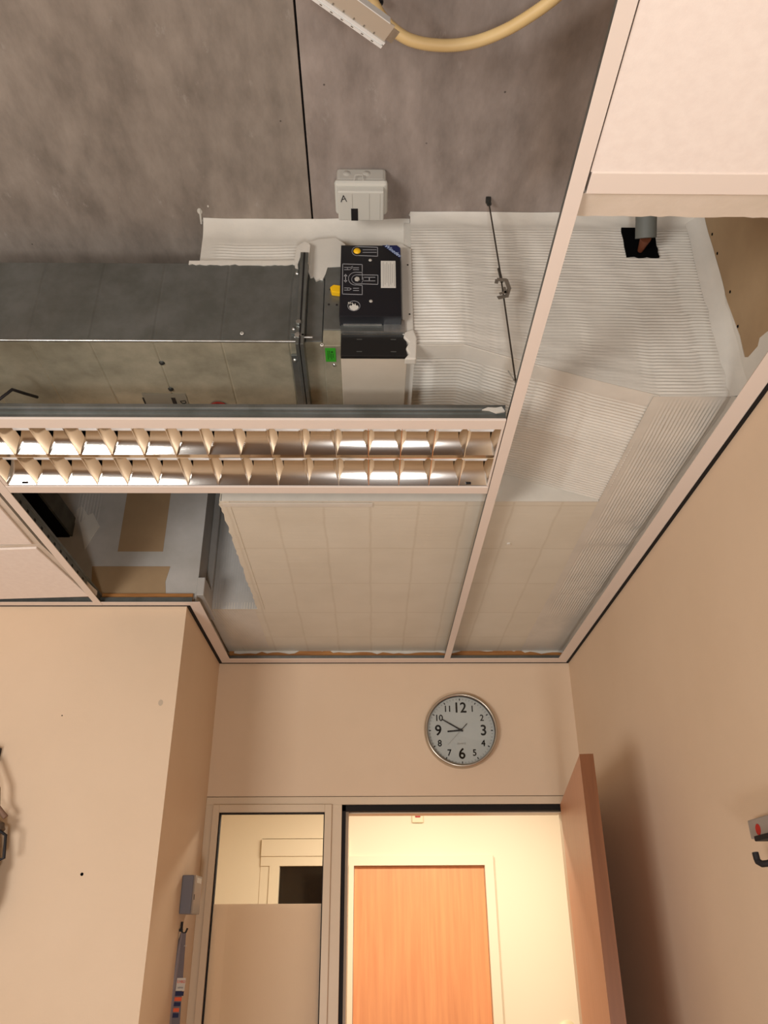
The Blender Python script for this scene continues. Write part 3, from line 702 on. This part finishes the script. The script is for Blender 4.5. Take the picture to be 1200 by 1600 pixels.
# raised back of the notch, ribbed
nu, nv = 60, 40; vs = []
for j in range(nv + 1):
    for i in range(nu + 1):
        x = -.57 + .19 * i / nu; z = ZB + (3.15 - ZB) * j / nv
        vs.append((x, 2.66 - .0007 * math.sin(2 * math.pi * x / .009) - .001 * noise1(x * 9 + z * 4, 95), z))
MB().add(vs, [(j * (nu + 1) + i, j * (nu + 1) + i + 1, (j + 1) * (nu + 1) + i + 1, (j + 1) * (nu + 1) + i) for j in range(nv) for i in range(nu)], True).build('notch_back', 'skim', cl, fix=False)
nu, nv = 60, 30; vs = []
for j in range(nv + 1):
    for i in range(nu + 1):
        x = -.585 + .17 * i / nu; y = 2.665 + .42 * j / nv; k = min(1, max(0, (x + .57) / .02)) * min(1, max(0, (-.43 - x) / .04))
        vs.append((x, y, ZB - .0006 - .0008 * k * math.sin(2 * math.pi * (x - .15 * y) / .0095)))
MB().add(vs, [(j * (nu + 1) + i, j * (nu + 1) + i + 1, (j + 1) * (nu + 1) + i + 1, (j + 1) * (nu + 1) + i) for j in range(nv) for i in range(nu)], True).build('notch_strip', 'sealant', cl, fix=False)

# branch duct at far left above the grid
bd2 = thing('branch_duct', 'dark steel branch duct meeting the plastered wall above the left runner', 'duct', (-1.2, 2.2, 2.92))
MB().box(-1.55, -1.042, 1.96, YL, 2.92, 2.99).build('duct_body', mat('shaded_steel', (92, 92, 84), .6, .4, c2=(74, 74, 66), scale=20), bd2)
MB().box(-1.53, -1.05, 1.962, YL - .002, 2.915, 2.92).build('dark_underside', 'recess_shade', bd2)  # flat near-black plate paints a dark hollow under the closed duct body
lmp = MB().prism([(-1.01, 2.93), (-1.045, 3.02), (-1.03, 3.04), (-1.0, 3.0), (-.985, 3.01), (-.955, 2.96), (-.99, 2.87)], 'Y', YL - .004, YL)
struct('wall_left_sealant', lmp, 'sealant')
rp = MB()
ribbed(rp, (-1.05, YL - .003, 2.97), (0, 0, 1), (1, 0, 0), .26, .095, pitch=.011, amp=.001, nrm=(0, -1, 0), margins=(.01, .01, .004, .004), seed=5)
struct('wall_left_ribbed_patch', rp, 'skim')

# ---------------------------------------------------------------- junction box
jb = thing('junction_box', 'light grey surface junction box marked A screwed to the concrete slab', 'box', (-.03, 1.31, S))
zr_, zl = 3.188, 3.171
a, b_ = at('Z', zr_, 522, 286), at('Z', zr_, 605, 337)
jx0, jx1, jy0, jy1 = a.x, b_.x, a.y, b_.y
MB().box(jx0 + .004, jx1 - .003, jy0 + .004, jy1 - .003, zr_ + .012, S).build('housing', 'greyplastic2', jb, .008)
MB().box(jx0, jx1, jy0, jy1, zr_, zr_ + .016).build('rim', 'greyplastic', jb, .007)
a, b_ = at('Z', zl, 527, 299.5), at('Z', zl, 599.5, 345.5)
lid = MB().box(a.x, b_.x, a.y, b_.y, zl, zr_ + .002).build('lid', 'greyplastic', jb, .003)
zl -= .0003
for x_ in (550, 577, 594):
    p, q = at('Z', zl, x_, 303), at('Z', zl, x_ - 1.5, 343)
    MB().box(p.x - .0005, p.x + .0005, p.y, q.y, zl - .0003, zl + .0006).build('moulded_line', 'greyplastic2', lid)
p, q = at('Z', zl, 548.5, 326), at('Z', zl, 559.5, 344.5)
MB().box(p.x, q.x, p.y, q.y, zl - .0008, zl + .001).build('window_opening', 'ink', lid)
# hand-written A
pen = MB(); z = zl - .0006
for a, b_ in (((533, 315.5), (536.5, 305.5)), ((536.5, 305.5), (541.5, 315)), ((534, 312), (540, 310.5))):
    a = at('Z', z, *a); b_ = at('Z', z, *b_); pen.tube([a, b_], .0009, 6)
pen.build('handwritten_letter', 'ink', lid)
MB().tube([(-.043, jy0, zr_ + .008), (-.041, jy0 - .004, zr_ + .022), (-.024, jy0 - .004, zr_ + .022), (-.022, jy0, zr_ + .008)], .0011, 6).build('wire_clip', 'greyplastic', jb)
kn = MB()
for x in (-.06, -.015): kn.lathe([(0, .003), (.008, .002), (.010, 0)], (x, jy0 + .005, S - .020), (0, -1, 0), 20)
build_each(kn, 'cable_knockout', 'greyplastic2', jb)

# ---------------------------------------------------------------- hanger rod
hr = thing('ceiling_hanger', 'thin steel hanger rod with spring clip in front of the white cladding', 'hanger', (.28, 1.335, S))
pt, pm1, pb = Vector((.274, 1.335, S)), Vector((.285, 1.335, 2.96)), Vector((.297, 1.34, 2.695))
MB().tube([pt, pm1 + Vector((0, 0, .06)), pb], .0019, 8).build('rod', 'rod', hr)
MB().tube([pt, pt - Vector((-.001, 0, .02))], .006, 10).box(.268, .280, 1.329, 1.341, S - .012, S).build('anchor', 'darkgrey', hr, .001)
c0 = Vector((.287, 1.335, 2.95))
cp_ = MB()
def cbar(p, q, wd=.009, th_=.0012):
    p = c0 + Vector(p); q = c0 + Vector(q); d = (q - p).normalized(); n_ = Vector((0, 1, 0)); s2 = d.cross(n_) * wd / 2
    for dy in (-th_ / 2,): cp_.add([p + s2 + n_ * dy, q + s2 + n_ * dy, q - s2 + n_ * dy, p - s2 + n_ * dy] + [v + n_ * th_ for v in (p + s2 + n_ * dy, q + s2 + n_ * dy, q - s2 + n_ * dy, p - s2 + n_ * dy)], [(0, 1, 2, 3), (7, 6, 5, 4), (0, 4, 5, 1), (1, 5, 6, 2), (2, 6, 7, 3), (3, 7, 4, 0)])
cbar((-.012, -.008, .030), (.010, -.008, .028)); cbar((.008, -.008, .030), (.014, -.006, .004)); cbar((.014, -.006, .008), (.006, -.004, -.018))
cbar((.008, -.004, -.014), (-.014, -.006, -.022)); cbar((.002, -.01, .006), (.004, -.01, -.012), .006); cbar((.006, -.01, -.008), (-.010, -.01, -.014), .006); cbar((-.012, -.008, .030), (-.015, -.010, .016), .008)
cp_.build('spring_clip', 'clip', hr)
MB().tube([c0 + Vector((-.004, 0, .07)), c0 + Vector((.0, 0, .03))], .0034, 8).build('rod_coupler', 'rod', hr)
MB().tube([at('Y', 1.36, 794, 580), at('Y', 1.33, 803, 594)], .0016, 8).build('hook_end', 'zinc', hr)

# ---------------------------------------------------------------- suspended grid
def tee(name, label, x0, x1, y0, y1):
    t = thing(name, label, 'ceiling rail', ((x0 + x1) / 2, (y0 + y1) / 2, H), 'main runners of the suspended ceiling')
    xc = (x0 + x1) / 2
    MB().box(x0, x1, y0, y1, H - .001, H + .001).build('flange', 'white', t, .0004)
    MB().box(xc - .001, xc + .001, y0, y1, H + .001, H + .038).box(xc - .004, xc + .004, y0, y1, H + .03, H + .038).build('web', 'steel', t)
    return t
tm = tee('ceiling_runner', 'long white ceiling runner right of the louvred light', .2855, .3095, -.6, YB - .03)
tl_ = tee('ceiling_runner', 'white ceiling runner left of the light, beside the white panels', -.917, -.893, -.6, YL - .01)
sl = MB()
for i in range(14): sl.box(-.9039, -.9035, 1.76 + i * .05, 1.772 + i * .05, H + .014, H + .022)
build_each(sl, 'punched_slot', 'ink', tl_)

# right-hand ceiling panel, tegular edge
pn = thing('ceiling_panel', 'large white ceiling panel at upper right with a drooping back edge', 'ceiling panel', (.55, .5, H), 'white ceiling panels')
MB().box(.312, XR - .045, -.1, .785, H + .002, H + .022).build('face', 'panel', pn)
MB().box(.314, XR - .05, .785, .822, H - .0, H + .018).build('edge_rail', 'white', pn, .001)
n = 30; lo_ = [(.312 + (XR - .05 - .312) * i / n) for i in range(n + 1)]
vs = []
for i, x in enumerate(lo_):
    e = .0016 * noise1(i * 1.7, 101) * (1 if i < n else 0)
    vs += [(x, .822, H + .001), (x, .826 + e, H + .006), (x, .874 + e, H + .012), (x, .874 + e, H + .026), (x, .822, H + .026)]
MB().add(vs, [(i * 5 + k, i * 5 + (k + 1) % 5, (i + 1) * 5 + (k + 1) % 5, (i + 1) * 5 + k) for i in range(n) for k in range(5)]).build('cut_edge', 'panel_edge', pn)

# left panels, each a little askew
def panel(label, y0, y1, tilt, z):
    p_ = thing('ceiling_panel', label, 'ceiling panel', (-1.22, (y0 + y1) / 2, z), 'white ceiling panels')
    mtx = Matrix.Translation((-.93, y0, z)) @ Matrix.Rotation(D2(tilt[0]), 4, 'Y') @ Matrix.Rotation(D2(tilt[1]), 4, 'Z')
    MB().box(-.58, -.004, 0, y1 - y0, .007, .024, mtx).build('backing', 'panel_edge', p_)
    MB().box(-.575, -.022, .012, y1 - y0 - .012, 0, .007, mtx).build('raised_face', 'panel', p_, .002)
panel('square white panel left of the light, gap at its far edge', 1.46, 2.045, (-.4, 0), H + .001)
panel('tilted white panel in the left corner above the cream wall', 2.046, 2.438, (.5, -5.5), H + .001)

# ---------------------------------------------------------------- louvred light
FX0, FX1, FY0, FY1 = -.891, .2835, 1.408, 1.729
lf = thing('louvre_light', 'recessed twin-row mirror louvre ceiling light with white rim, switched off', 'ceiling light', ((FX0 + FX1) / 2, (FY0 + FY1) / 2, H))
RY0, RYM, RY1 = 1.443, 1.565, 1.694
rm = MB().box(FX0, FX1, FY0, RY0, H - .003, H + .003).box(FX0, FX1, RY1 + .004, FY1, H - .003, H + .003)
rm.box(FX0, FX0 + .008, RY0, RY1 + .004, H - .002, H + .002).box(FX1 - .005, FX1, RY0, RY1 + .004, H - .002, H + .002)
rm.build('rim', 'white', lf, .001)
hp_ = [(FY0 + .002, H + .003), (FY0 + .002, H + .014), (FY0 - .003, H + .015), (FY0 - .003, H + .019), (FY0 + .003, H + .021), (FY0 - .004, H + .026), (FY0 - .004, H + .034), (FY0 + .03, H + .056), (FY1 - .03, H + .058), (FY1 - .004, H + .034), (FY1 - .004, H + .003)]
hs_ = MB().strip(hp_, 'X', FX0 - .02, FX1, smooth=False)
for x_ in (FX0 + .001, FX1): hs_.add([Vector((x_, y, z)) for y, z in hp_], [tuple(range(len(hp_)))])
hs_.build('housing', 'steel', lf, fix=False)
def para(y0, y1, n=12):  # parabolic trough: wide at the bottom
    yc = (y0 + y1) / 2; hw = (y1 - y0) / 2
    return [(yc + hw * t, H + .001 + .052 * (1 - abs(t) ** 2.2)) for t in [-1 + 2 * i / n for i in range(n + 1)]]
for (a, b_) in ((RY0, RYM), (RYM, RY1)):
    rf = MB().strip(para(a, b_, 20), 'X', FX0 + .004, FX1 - .003).build('reflector', 'mirror', lf, fix=False)
    MB().tube([(FX0 + .01, (a + b_) / 2, H + .041), (FX1 - .01, (a + b_) / 2, H + .041)], .008, 16).build('lamp_tube', 'tube', lf)
MB().prism([(RYM - .0012, H - .001), (RYM + .0012, H - .001), (RYM + .008, H + .030), (RYM - .008, H + .030)], 'X', FX0 + .004, FX1 - .003).build('centre_spine', 'blade', lf)
cell = (FX1 - FX0 - .005) / 16
bl0 = None
for r, (a, b_) in enumerate(((RY0, RYM - .001), (RYM + .001, RY1))):
    for i in range(17):
        x = FX0 + .004 + cell * i
        if bl0 is None or i == 0:
            yc = (a + b_) / 2; hw = (b_ - a) / 2; prof = MB()
            nn = 8; vs = []
            # concave-sided blade following the trough: thin lower edge, broad top
            for j in range(nn + 1):
                t = j / nn; hx = .0007 + .0125 * t ** 1.7; z = H + .0005 + .036 * t; hy = hw * (1 - max(0, (z - H - .001) / .052)) ** (1 / 2.2)
                vs += [Vector((-hx, yc - hy, z)), Vector((-hx, yc + hy, z)), Vector((hx, yc + hy, z)), Vector((hx, yc - hy, z))]
            prof.add(vs, [(j * 4 + k, j * 4 + (k + 1) % 4, (j + 1) * 4 + (k + 1) % 4, (j + 1) * 4 + k) for j in range(nn) for k in (0, 2)], True)
            prof.add(vs[:4], [(0, 1, 2, 3)])
            o = prof.build('louvre_blade', 'blade', lf); o.location = (x, 0, 0); bl0 = o
        else:
            o = bl0.copy(); col.objects.link(o); o.location = (x, 0, 0)
lt_ = MB()
for q in ((38, 756), (732, 757)): p = at('Z', H, *q); lt_.box(p.x - .006, p.x + .006, p.y - .002, p.y + .002, H + .001, H + .006)
build_each(lt_, 'latch_slot', 'ink', lf)
MB().prism([(.232, H + .020), (.245, H + .026), (.262, H + .025), (.275, H + .028), (.281, H + .016), (.262, H + .012), (.248, H + .019)], 'Y', FY0 - .007, FY0 - .003).build('sealant_spill', 'sealant', lf)

# ---------------------------------------------------------------- loose rail and conduit at the top
rr = thing('hanging_rail', 'galvanised channel rail hanging loose near the top of the picture', 'rail', (0, .75, 2.95))
zr = 2.95
A = at('Z', zr, 602, 62); B = at('Z', zr, 400, -82); dv = (B - A).normalized(); nv_ = Vector((-dv.y, dv.x, 0))
wv = (at('Z', zr, 598, 79) - at('Z', zr, 616, 40)).length
if nv_.y < 0: nv_ = -nv_
def RP(u, v, z): return A + dv * u + nv_ * v + Vector((0, 0, z - zr + 0))
def rbox(mb, u0, u1, v0, v1, z0, z1):
    vs = [RP(u, v, zr + z) for z in (z0, z1) for v in (v0, v1) for u in (u0, u1)]
    return mb.add(vs, [(0, 2, 3, 1), (4, 5, 7, 6), (0, 1, 5, 4), (2, 6, 7, 3), (0, 4, 6, 2), (1, 3, 7, 5)])
Lr = .5
rbox(MB(), 0, Lr, -.026, .003, 0, .0015).build('web', mat('rail_web', (176, 162, 144), .5, .2), rr)
e_ = MB(); rbox(e_, -.002, Lr, .003, .0075, -.003, .002); rbox(e_, 0, Lr, .0075, .0105, .000, .004); rbox(e_, -.002, Lr, .0105, .015, -.002, .002); rbox(e_, .01, Lr, -.0275, -.026, -.004, .012)
e_.build('folded_edge', mat('rail_zinc', (224, 224, 220), .35, .25), rr)
t_ = MB()
for i in range(24): rbox(t_, .02 + i * .019, .022 + i * .019, .0000, .0030, -.001, .0005)
for i in range(24): rbox(t_, .015 + i * .019, .019 + i * .019, .0120, .0135, -.0028, -.0018)
build_each(t_, 'punched_tab', 'clip', rr)
rbox(MB(), -.012, .012, -.022, .0, .001, .0025).build('end_tongue', 'zinc', rr)

zc_ = 3.12
cp2 = [Vector((-.10, .62, S - .012)), Vector((-.06, .70, S - .03)), at('Z', zc_ + .04, 560, -30), at('Z', zc_ + .03, 582, 4), at('Z', zc_ + .015, 604, 36), at('Z', zc_, 640, 62), at('Z', zc_ - .005, 690, 71), at('Z', zc_ - .005, 740, 66), at('Z', zc_, 790, 47), at('Z', zc_, 835, 20), at('Z', zc_, 872, -8), at('Z', zc_, 905, -42), Vector((.46, .66, S - .06)), Vector((.55, .58, S - .012))]
def spline(P, n=14):
    out = []
    for i in range(len(P) - 1):
        a, b_, c_, d_ = P[max(i - 1, 0)], P[i], P[i + 1], P[min(i + 2, len(P) - 1)]
        for k in range(n):
            t = k / n; out.append(.5 * ((2 * b_) + (c_ - a) * t + (2 * a - 5 * b_ + 4 * c_ - d_) * t * t + (3 * b_ - a - 3 * c_ + d_) * t ** 3))
    return out + [P[-1]]
sp = spline(cp2, 30)
cdt = MB().tube(sp, .0105, 16, rf=lambda i: .0112 if i % 2 else .0102).build('corrugated_conduit', 'conduit')
tag(cdt, 'cream corrugated conduit looping across the concrete at the top', 'conduit')
bk = thing('cable_clamp', 'pale plastic cable clamp on the concrete at the very top', 'clamp', (.23, .82, S))
a = at('Z', S - .03, 806, -8)
MB().prism([(a.x - .028, .78), (a.x + .06, .78), (a.x + .055, .800), (a.x + .012, .803), (a.x - .012, .813), (a.x - .024, .808)], 'Z', S - .03, S).build('clamp_body', 'greyplastic', bk, .004)
MB().lathe([(0, .003), (.004, .003), (.005, 0)], (a.x, .79, S - .03), (0, 0, -1), 12).build('clamp_screw', 'zinc', bk)
rg_ = thing('cable_gland', 'black threaded cable gland on the slab beside the conduit', 'gland', (.0, .87, S))
a = at('Z', S - .02, 592, 2)
for i in range(5): MB().lathe([(.006, 0), (.0085, .002), (.006, .004)], (a.x, a.y, S - .005 - i * .004), (0, 0, -1), 18).build('thread_ring', 'clip' if i % 2 else 'ink', rg_)
MB().lathe([(0, .02), (.006, .02), (.006, 0)], (a.x, a.y, S), (0, 0, -1), 18).build('gland_core', 'ink', rg_)

# wire and bracket at the left edge above the light
a = at('Y', 1.39, 0, 630); b_ = at('Y', 1.39, 22, 613)
cb = MB().tube([a + Vector((-.15, -.01, -.03)), a + Vector((0, -.01, 0)), b_ + Vector((0, -.01, 0)), b_ + Vector((.004, .03, .02)), b_ + Vector((0, .10, .06))], .0035, 8).build('hanging_cable', 'ink')
tag(cb, 'short black cable above the light at the left edge', 'cable')

# ---------------------------------------------------------------- clock
ck = thing('wall_clock', 'round silver-rimmed wall clock above the doorway showing ten to nine', 'clock', (.3435, YB, 2.389))
cx, cz, rO = .3435, 2.389, .1435
MB().lathe([(rO - .013, .030), (rO - .011, .035), (rO - .006, .036), (rO - .002, .030), (rO, .020), (rO - .001, 0)], (cx, YB, cz), (0, -1, 0), 96).build('rim', 'chrome', ck)
MB().lathe([(rO - .0130, .012), (rO - .0125, .030)], (cx, YB, cz), (0, -1, 0), 96).build('inner_shadow_ring', 'ink', ck)  # black face paints the shadow gap between rim and dial
dial = MB().disc((cx, YB - .012, cz), (0, -1, 0), rO - .0125, 96, th=.001).build('dial', 'dial', ck)
yd = YB - .0136
tk = MB(); tk2 = MB()
for i in range(60):
    a = D2(i * 6); big = i % 5 == 0; r1_, r0_ = rO - .019, rO - (.027 if big else .025)
    e = Vector((math.sin(a), 0, math.cos(a))); s_ = Vector((math.cos(a), 0, -math.sin(a))) * (.0020 if big else .0008); c_ = Vector((cx, yd, cz))
    (tk if big else tk2).add([c_ + e * r1_ + s_, c_ + e * r1_ - s_, c_ + e * r0_ - s_, c_ + e * r0_ + s_], [(0, 1, 2, 3)])
build_each(tk, 'hour_tick', 'ink', dial); build_each(tk2, 'minute_tick', mat('grey_tick', (130, 126, 120), .6), dial)
for n_ in range(1, 13):
    a = D2(n_ * 30); big = n_ % 3 == 0; r_ = (.088 if big else .097)
    text('numeral', str(n_), .056 if big else .034, (cx + r_ * math.sin(a), yd, cz + r_ * math.cos(a) - .001), 'ink', dial, bold=.0011 if big else .0006, sx=.95)
text('quartz_text', 'QUARTZ', .0085, (cx, yd, cz - .050), 'greylid', dial)
def hand(name, deg, L, tail, w0, w1, y, mt='ink'):
    a = D2(deg); e = Vector((math.sin(a), 0, math.cos(a))); s_ = Vector((math.cos(a), 0, -math.sin(a))); c_ = Vector((cx, y, cz))
    P = [c_ - e * tail + s_ * w0, c_ + e * L + s_ * w1, c_ + e * L - s_ * w1, c_ - e * tail - s_ * w0]
    MB().add(P + [p - Vector((0, .0008, 0)) for p in P], [(0, 1, 2, 3), (7, 6, 5, 4), (0, 4, 5, 1), (1, 5, 6, 2), (2, 6, 7, 3), (3, 7, 4, 0)]).build(name, mt, ck)
hand('hour_hand', 265, .053, .006, .0036, .0030, YB - .017); hand('minute_hand', 300, .086, .008,   .0030, .0020, YB - .019)
hand('second_hand', 224, .078, .0, .0005, .0004, YB - .021, 'greylid'); hand('second_hand_tail', 44, .034, 0, .0012, .0014, YB - .021)
MB().disc((cx, YB - .0215, cz), (0, -1, 0), .0055, 20, th=.001).build('hand_hub', 'ink', ck)
MB().disc((cx, YB - .030, cz), (0, -1, 0), rO - .0127, 64, th=.0012).build('cover_glass', 'glass', ck)

# ---------------------------------------------------------------- key box, hook and hanging sleeve on the return wall
yk = 2.865; A = at('Y', yk, 305, 1367); Bt = at('Y', yk, 301, 1428)
xk = (A.x + Bt.x) / 2; yk2 = at('X', xk, 314, 1398).y; zt1, zb1 = A.z, Bt.z
kb = thing('wall_box', 'small blue-grey wall box with a paper label left of the glazing', 'box', (XL, yk, zb1))
MB().box(XL, xk - .006, yk, yk2, zb1, zt1).build('housing', 'bluegrey', kb, .003)
MB().box(xk - .006, xk, yk - .0, yk2, zb1, zt1).build('cover', 'greylid', kb, .002)
MB().box(xk, xk + .0008, yk + (yk2 - yk) * .25, yk + (yk2 - yk) * .85, zt1 - .022, zt1 - .006).build('paper_label', 'paper', kb)
MB().box(xk, xk + .0008, yk + .004, yk + .012, (zt1 + zb1) / 2 - .016, (zt1 + zb1) / 2).build('slot', 'ink', kb)
hk = thing('wall_hook', 'small black wall hook under the blue-grey box', 'hook', (XL, 2.90, 1.70))
p = at('Y', 2.90, 284, 1440); q = at('Y', 2.90, 283, 1458); z1_, z0_ = p.z, q.z
hx = q.x
MB().box(XL, hx + .004, 2.894, 2.906, z0_ + .004, z0_ + .012).tube([(hx, 2.90, z1_), (hx, 2.90, z0_ + .006)], .0042, 8).build('stem', 'ink', hk)
MB().tube([(hx, 2.90, z0_ + .006), (hx + .008, 2.90, z0_ - .001), (hx + .015, 2.90, z0_ + .003), (hx + .019, 2.90, z0_ + .014)], .0030, 8).build('prong', 'ink', hk)
sv = thing('hanging_sleeve', 'grey plastic sleeve with printed card hanging from the small black hook', 'sleeve', (hx, 2.9, z0_))
vs = []; n = 16
for i in range(n + 1):
    t = i / n; z = z0_ + .002 - .42 * t; xo = hx + .004 - .010 * math.sin(t * 1.9) ; wd = .006 + .020 * math.sin(min(1, t * 2.2) * math.pi / 2)
    vs += [(xo - wd, 2.903, z), (xo - wd * .3, 2.893 - .006 * math.sin(t * 3), z), (xo + wd * .25, 2.899, z), (xo + wd * .25, 2.904, z), (xo - wd, 2.906, z)]
MB().add(vs, [(i * 5 + k, i * 5 + (k + 1) % 5, (i + 1) * 5 + (k + 1) % 5, (i + 1) * 5 + k) for i in range(n) for k in range(5)], True).build('sleeve', 'purple', sv)
def cd_(z): return hx + .006 - .010 * math.sin((z0_ - z) / .42 * 1.9)
def card(name, za, zb, mt, xw0=.0, xw1=.030, y=2.897, par=sv):
    xa, xb = cd_(za), cd_(zb); k1 = min(1, (z0_ - za) / .03 + .35); k2 = min(1, (z0_ - zb) / .03 + .35)
    v = [(xa + xw0, y, za), (xa + xw1 * k1, y, za), (xb + xw1 * k2, y, zb), (xb + xw0, y, zb)]
    return MB().add([Vector(p) for p in v] + [Vector(p) + Vector((0, .001, 0)) for p in v], [(0, 1, 2, 3), (7, 6, 5, 4), (0, 4, 5, 1), (1, 5, 6, 2), (2, 6, 7, 3), (3, 7, 4, 0)]).build(name, mt, par)
def zz(y): return at('Y', 2.897, 290, y).z
crd = card('printed_card', z0_, zz(1640), mat('card_grey', (112, 104, 108), .4))
for y0, y1, mt, x1_ in ((1528, 1548, 'paper', .029), (1549, 1556, 'navy', .028), (1558, 1564, 'orange', .024), (1566, 1572, 'navy', .022), (1575, 1581, 'orange', .020), (1583, 1590, 'navy', .020)):
    card('card_stripe', zz(y0), zz(y1), mt, .002, x1_, 2.8962, crd)
text('card_text', 'E.HBO', .011, (cd_(zz(1534)) + .016, 2.8955, zz(1534)), 'orange', crd, sx=.8)
text('card_text', 'advies', .007, (cd_(zz(1543)) + .016, 2.8955, zz(1543)), 'bluegrey', crd)
text('card_text', 'A B', .006, (cd_(zz(1478)) + .014, 2.8955, zz(1478)), 'paper', crd)

# ---------------------------------------------------------------- right wall coat hook, left wall bag
ch = thing('coat_hook', 'grey wall bracket with a red dot and black hook at the right edge', 'hook', (XR, 1.72, 1.84))
a = at('X', .775, 1176, 1287); b_ = at('X', .775, 1182, 1312)
MB().box(.765, XR, a.y - .16, a.y, b_.z + .001, a.z + .006).build('bracket', 'greylid', ch, .002)
p = at('X', .7645, 1184.5, 1296); MB().disc((.765, p.y, p.z), (-1, 0, 0), .0105, 18, th=.001).build('red_dot', 'red', ch)
MB().box(.758, .79, a.y - .16, a.y - .03, b_.z - .006, b_.z + .004).build('bracket_lip', 'ink', ch, .002)
k1, k2, k3 = at('X', .74, 1180, 1332), at('X', .74, 1184, 1346), at('X', .75, 1200, 1349)
MB().tube([k1, (k1 + k2) / 2 + Vector((0, 0, -.004)), k2, k2 + (k3 - k2) * .4 + Vector((0, 0, -.003)), k3, k3 + Vector((.03, -.03, .01))], .0062, 12).build('hook', 'ink', ch)

bg = thing('hanging_bag', 'grey-brown cloth bag hanging on the cream wall, cut by the left edge', 'bag', (-1.14, 2.47, 2.0))
def blob(mb, c, r, sx, sy, sz, n=18, seed=0):
    vs = []
    for i in range(n + 1):
        for j in range(n):
            th_ = math.pi * i / n; ph = 2 * math.pi * j / n
            k = 1 + .08 * noise1(th_ * 2.5 + ph, seed) + .05 * noise1(ph * 3 + th_ * 5, seed + 1)
            vs.append((c[0] + r * sx * k * math.sin(th_) * math.cos(ph), c[1] + r * sy * k * math.sin(th_) * math.sin(ph), c[2] + r * sz * k * math.cos(th_)))
    return mb.add(vs, [(i * n + j, i * n + (j + 1) % n, (i + 1) * n + (j + 1) % n, (i + 1) * n + j) for i in range(n) for j in range(n)], True)
e0 = at('Y', 2.455, 12, 1283)
blob(MB(), (e0.x - .085, 2.455, e0.z - .02), .085, 1, .5, .45, seed=3).build('flap', 'bag', bg)
blob(MB(), (e0.x - .10, 2.455, e0.z - .16), .10, 1, .45, 1.7, seed=6).build('pouch', 'bag', bg)
s0 = at('Y', 2.45, 3, 1232)
MB().tube([s0 + Vector((-.06, 0, .08)), s0 + Vector((-.012, 0, .0)), s0 + Vector((-.002, 0, -.05)), e0 + Vector((-.008, 0, .01))], .008, 8).build('shoulder_strap', mat('strap', (128, 100, 82), .7), bg)
a = at('Y', 2.44, 9, 1305); b_ = at('Y', 2.44, 6, 1341)
MB().tube([a + Vector((-.02, 0, .012)), a, b_, b_ + Vector((-.01, 0, -.003))], .0045, 8).build('buckle_strap', 'ink', bg)
MB().box(-1.17, -1.13, 2.49, YL, 2.16, 2.20).tube([(-1.15, 2.49, 2.18), (-1.15, 2.45, 2.175), (-1.15, 2.44, 2.19)], .005, 8).build('peg', 'ink', bg)
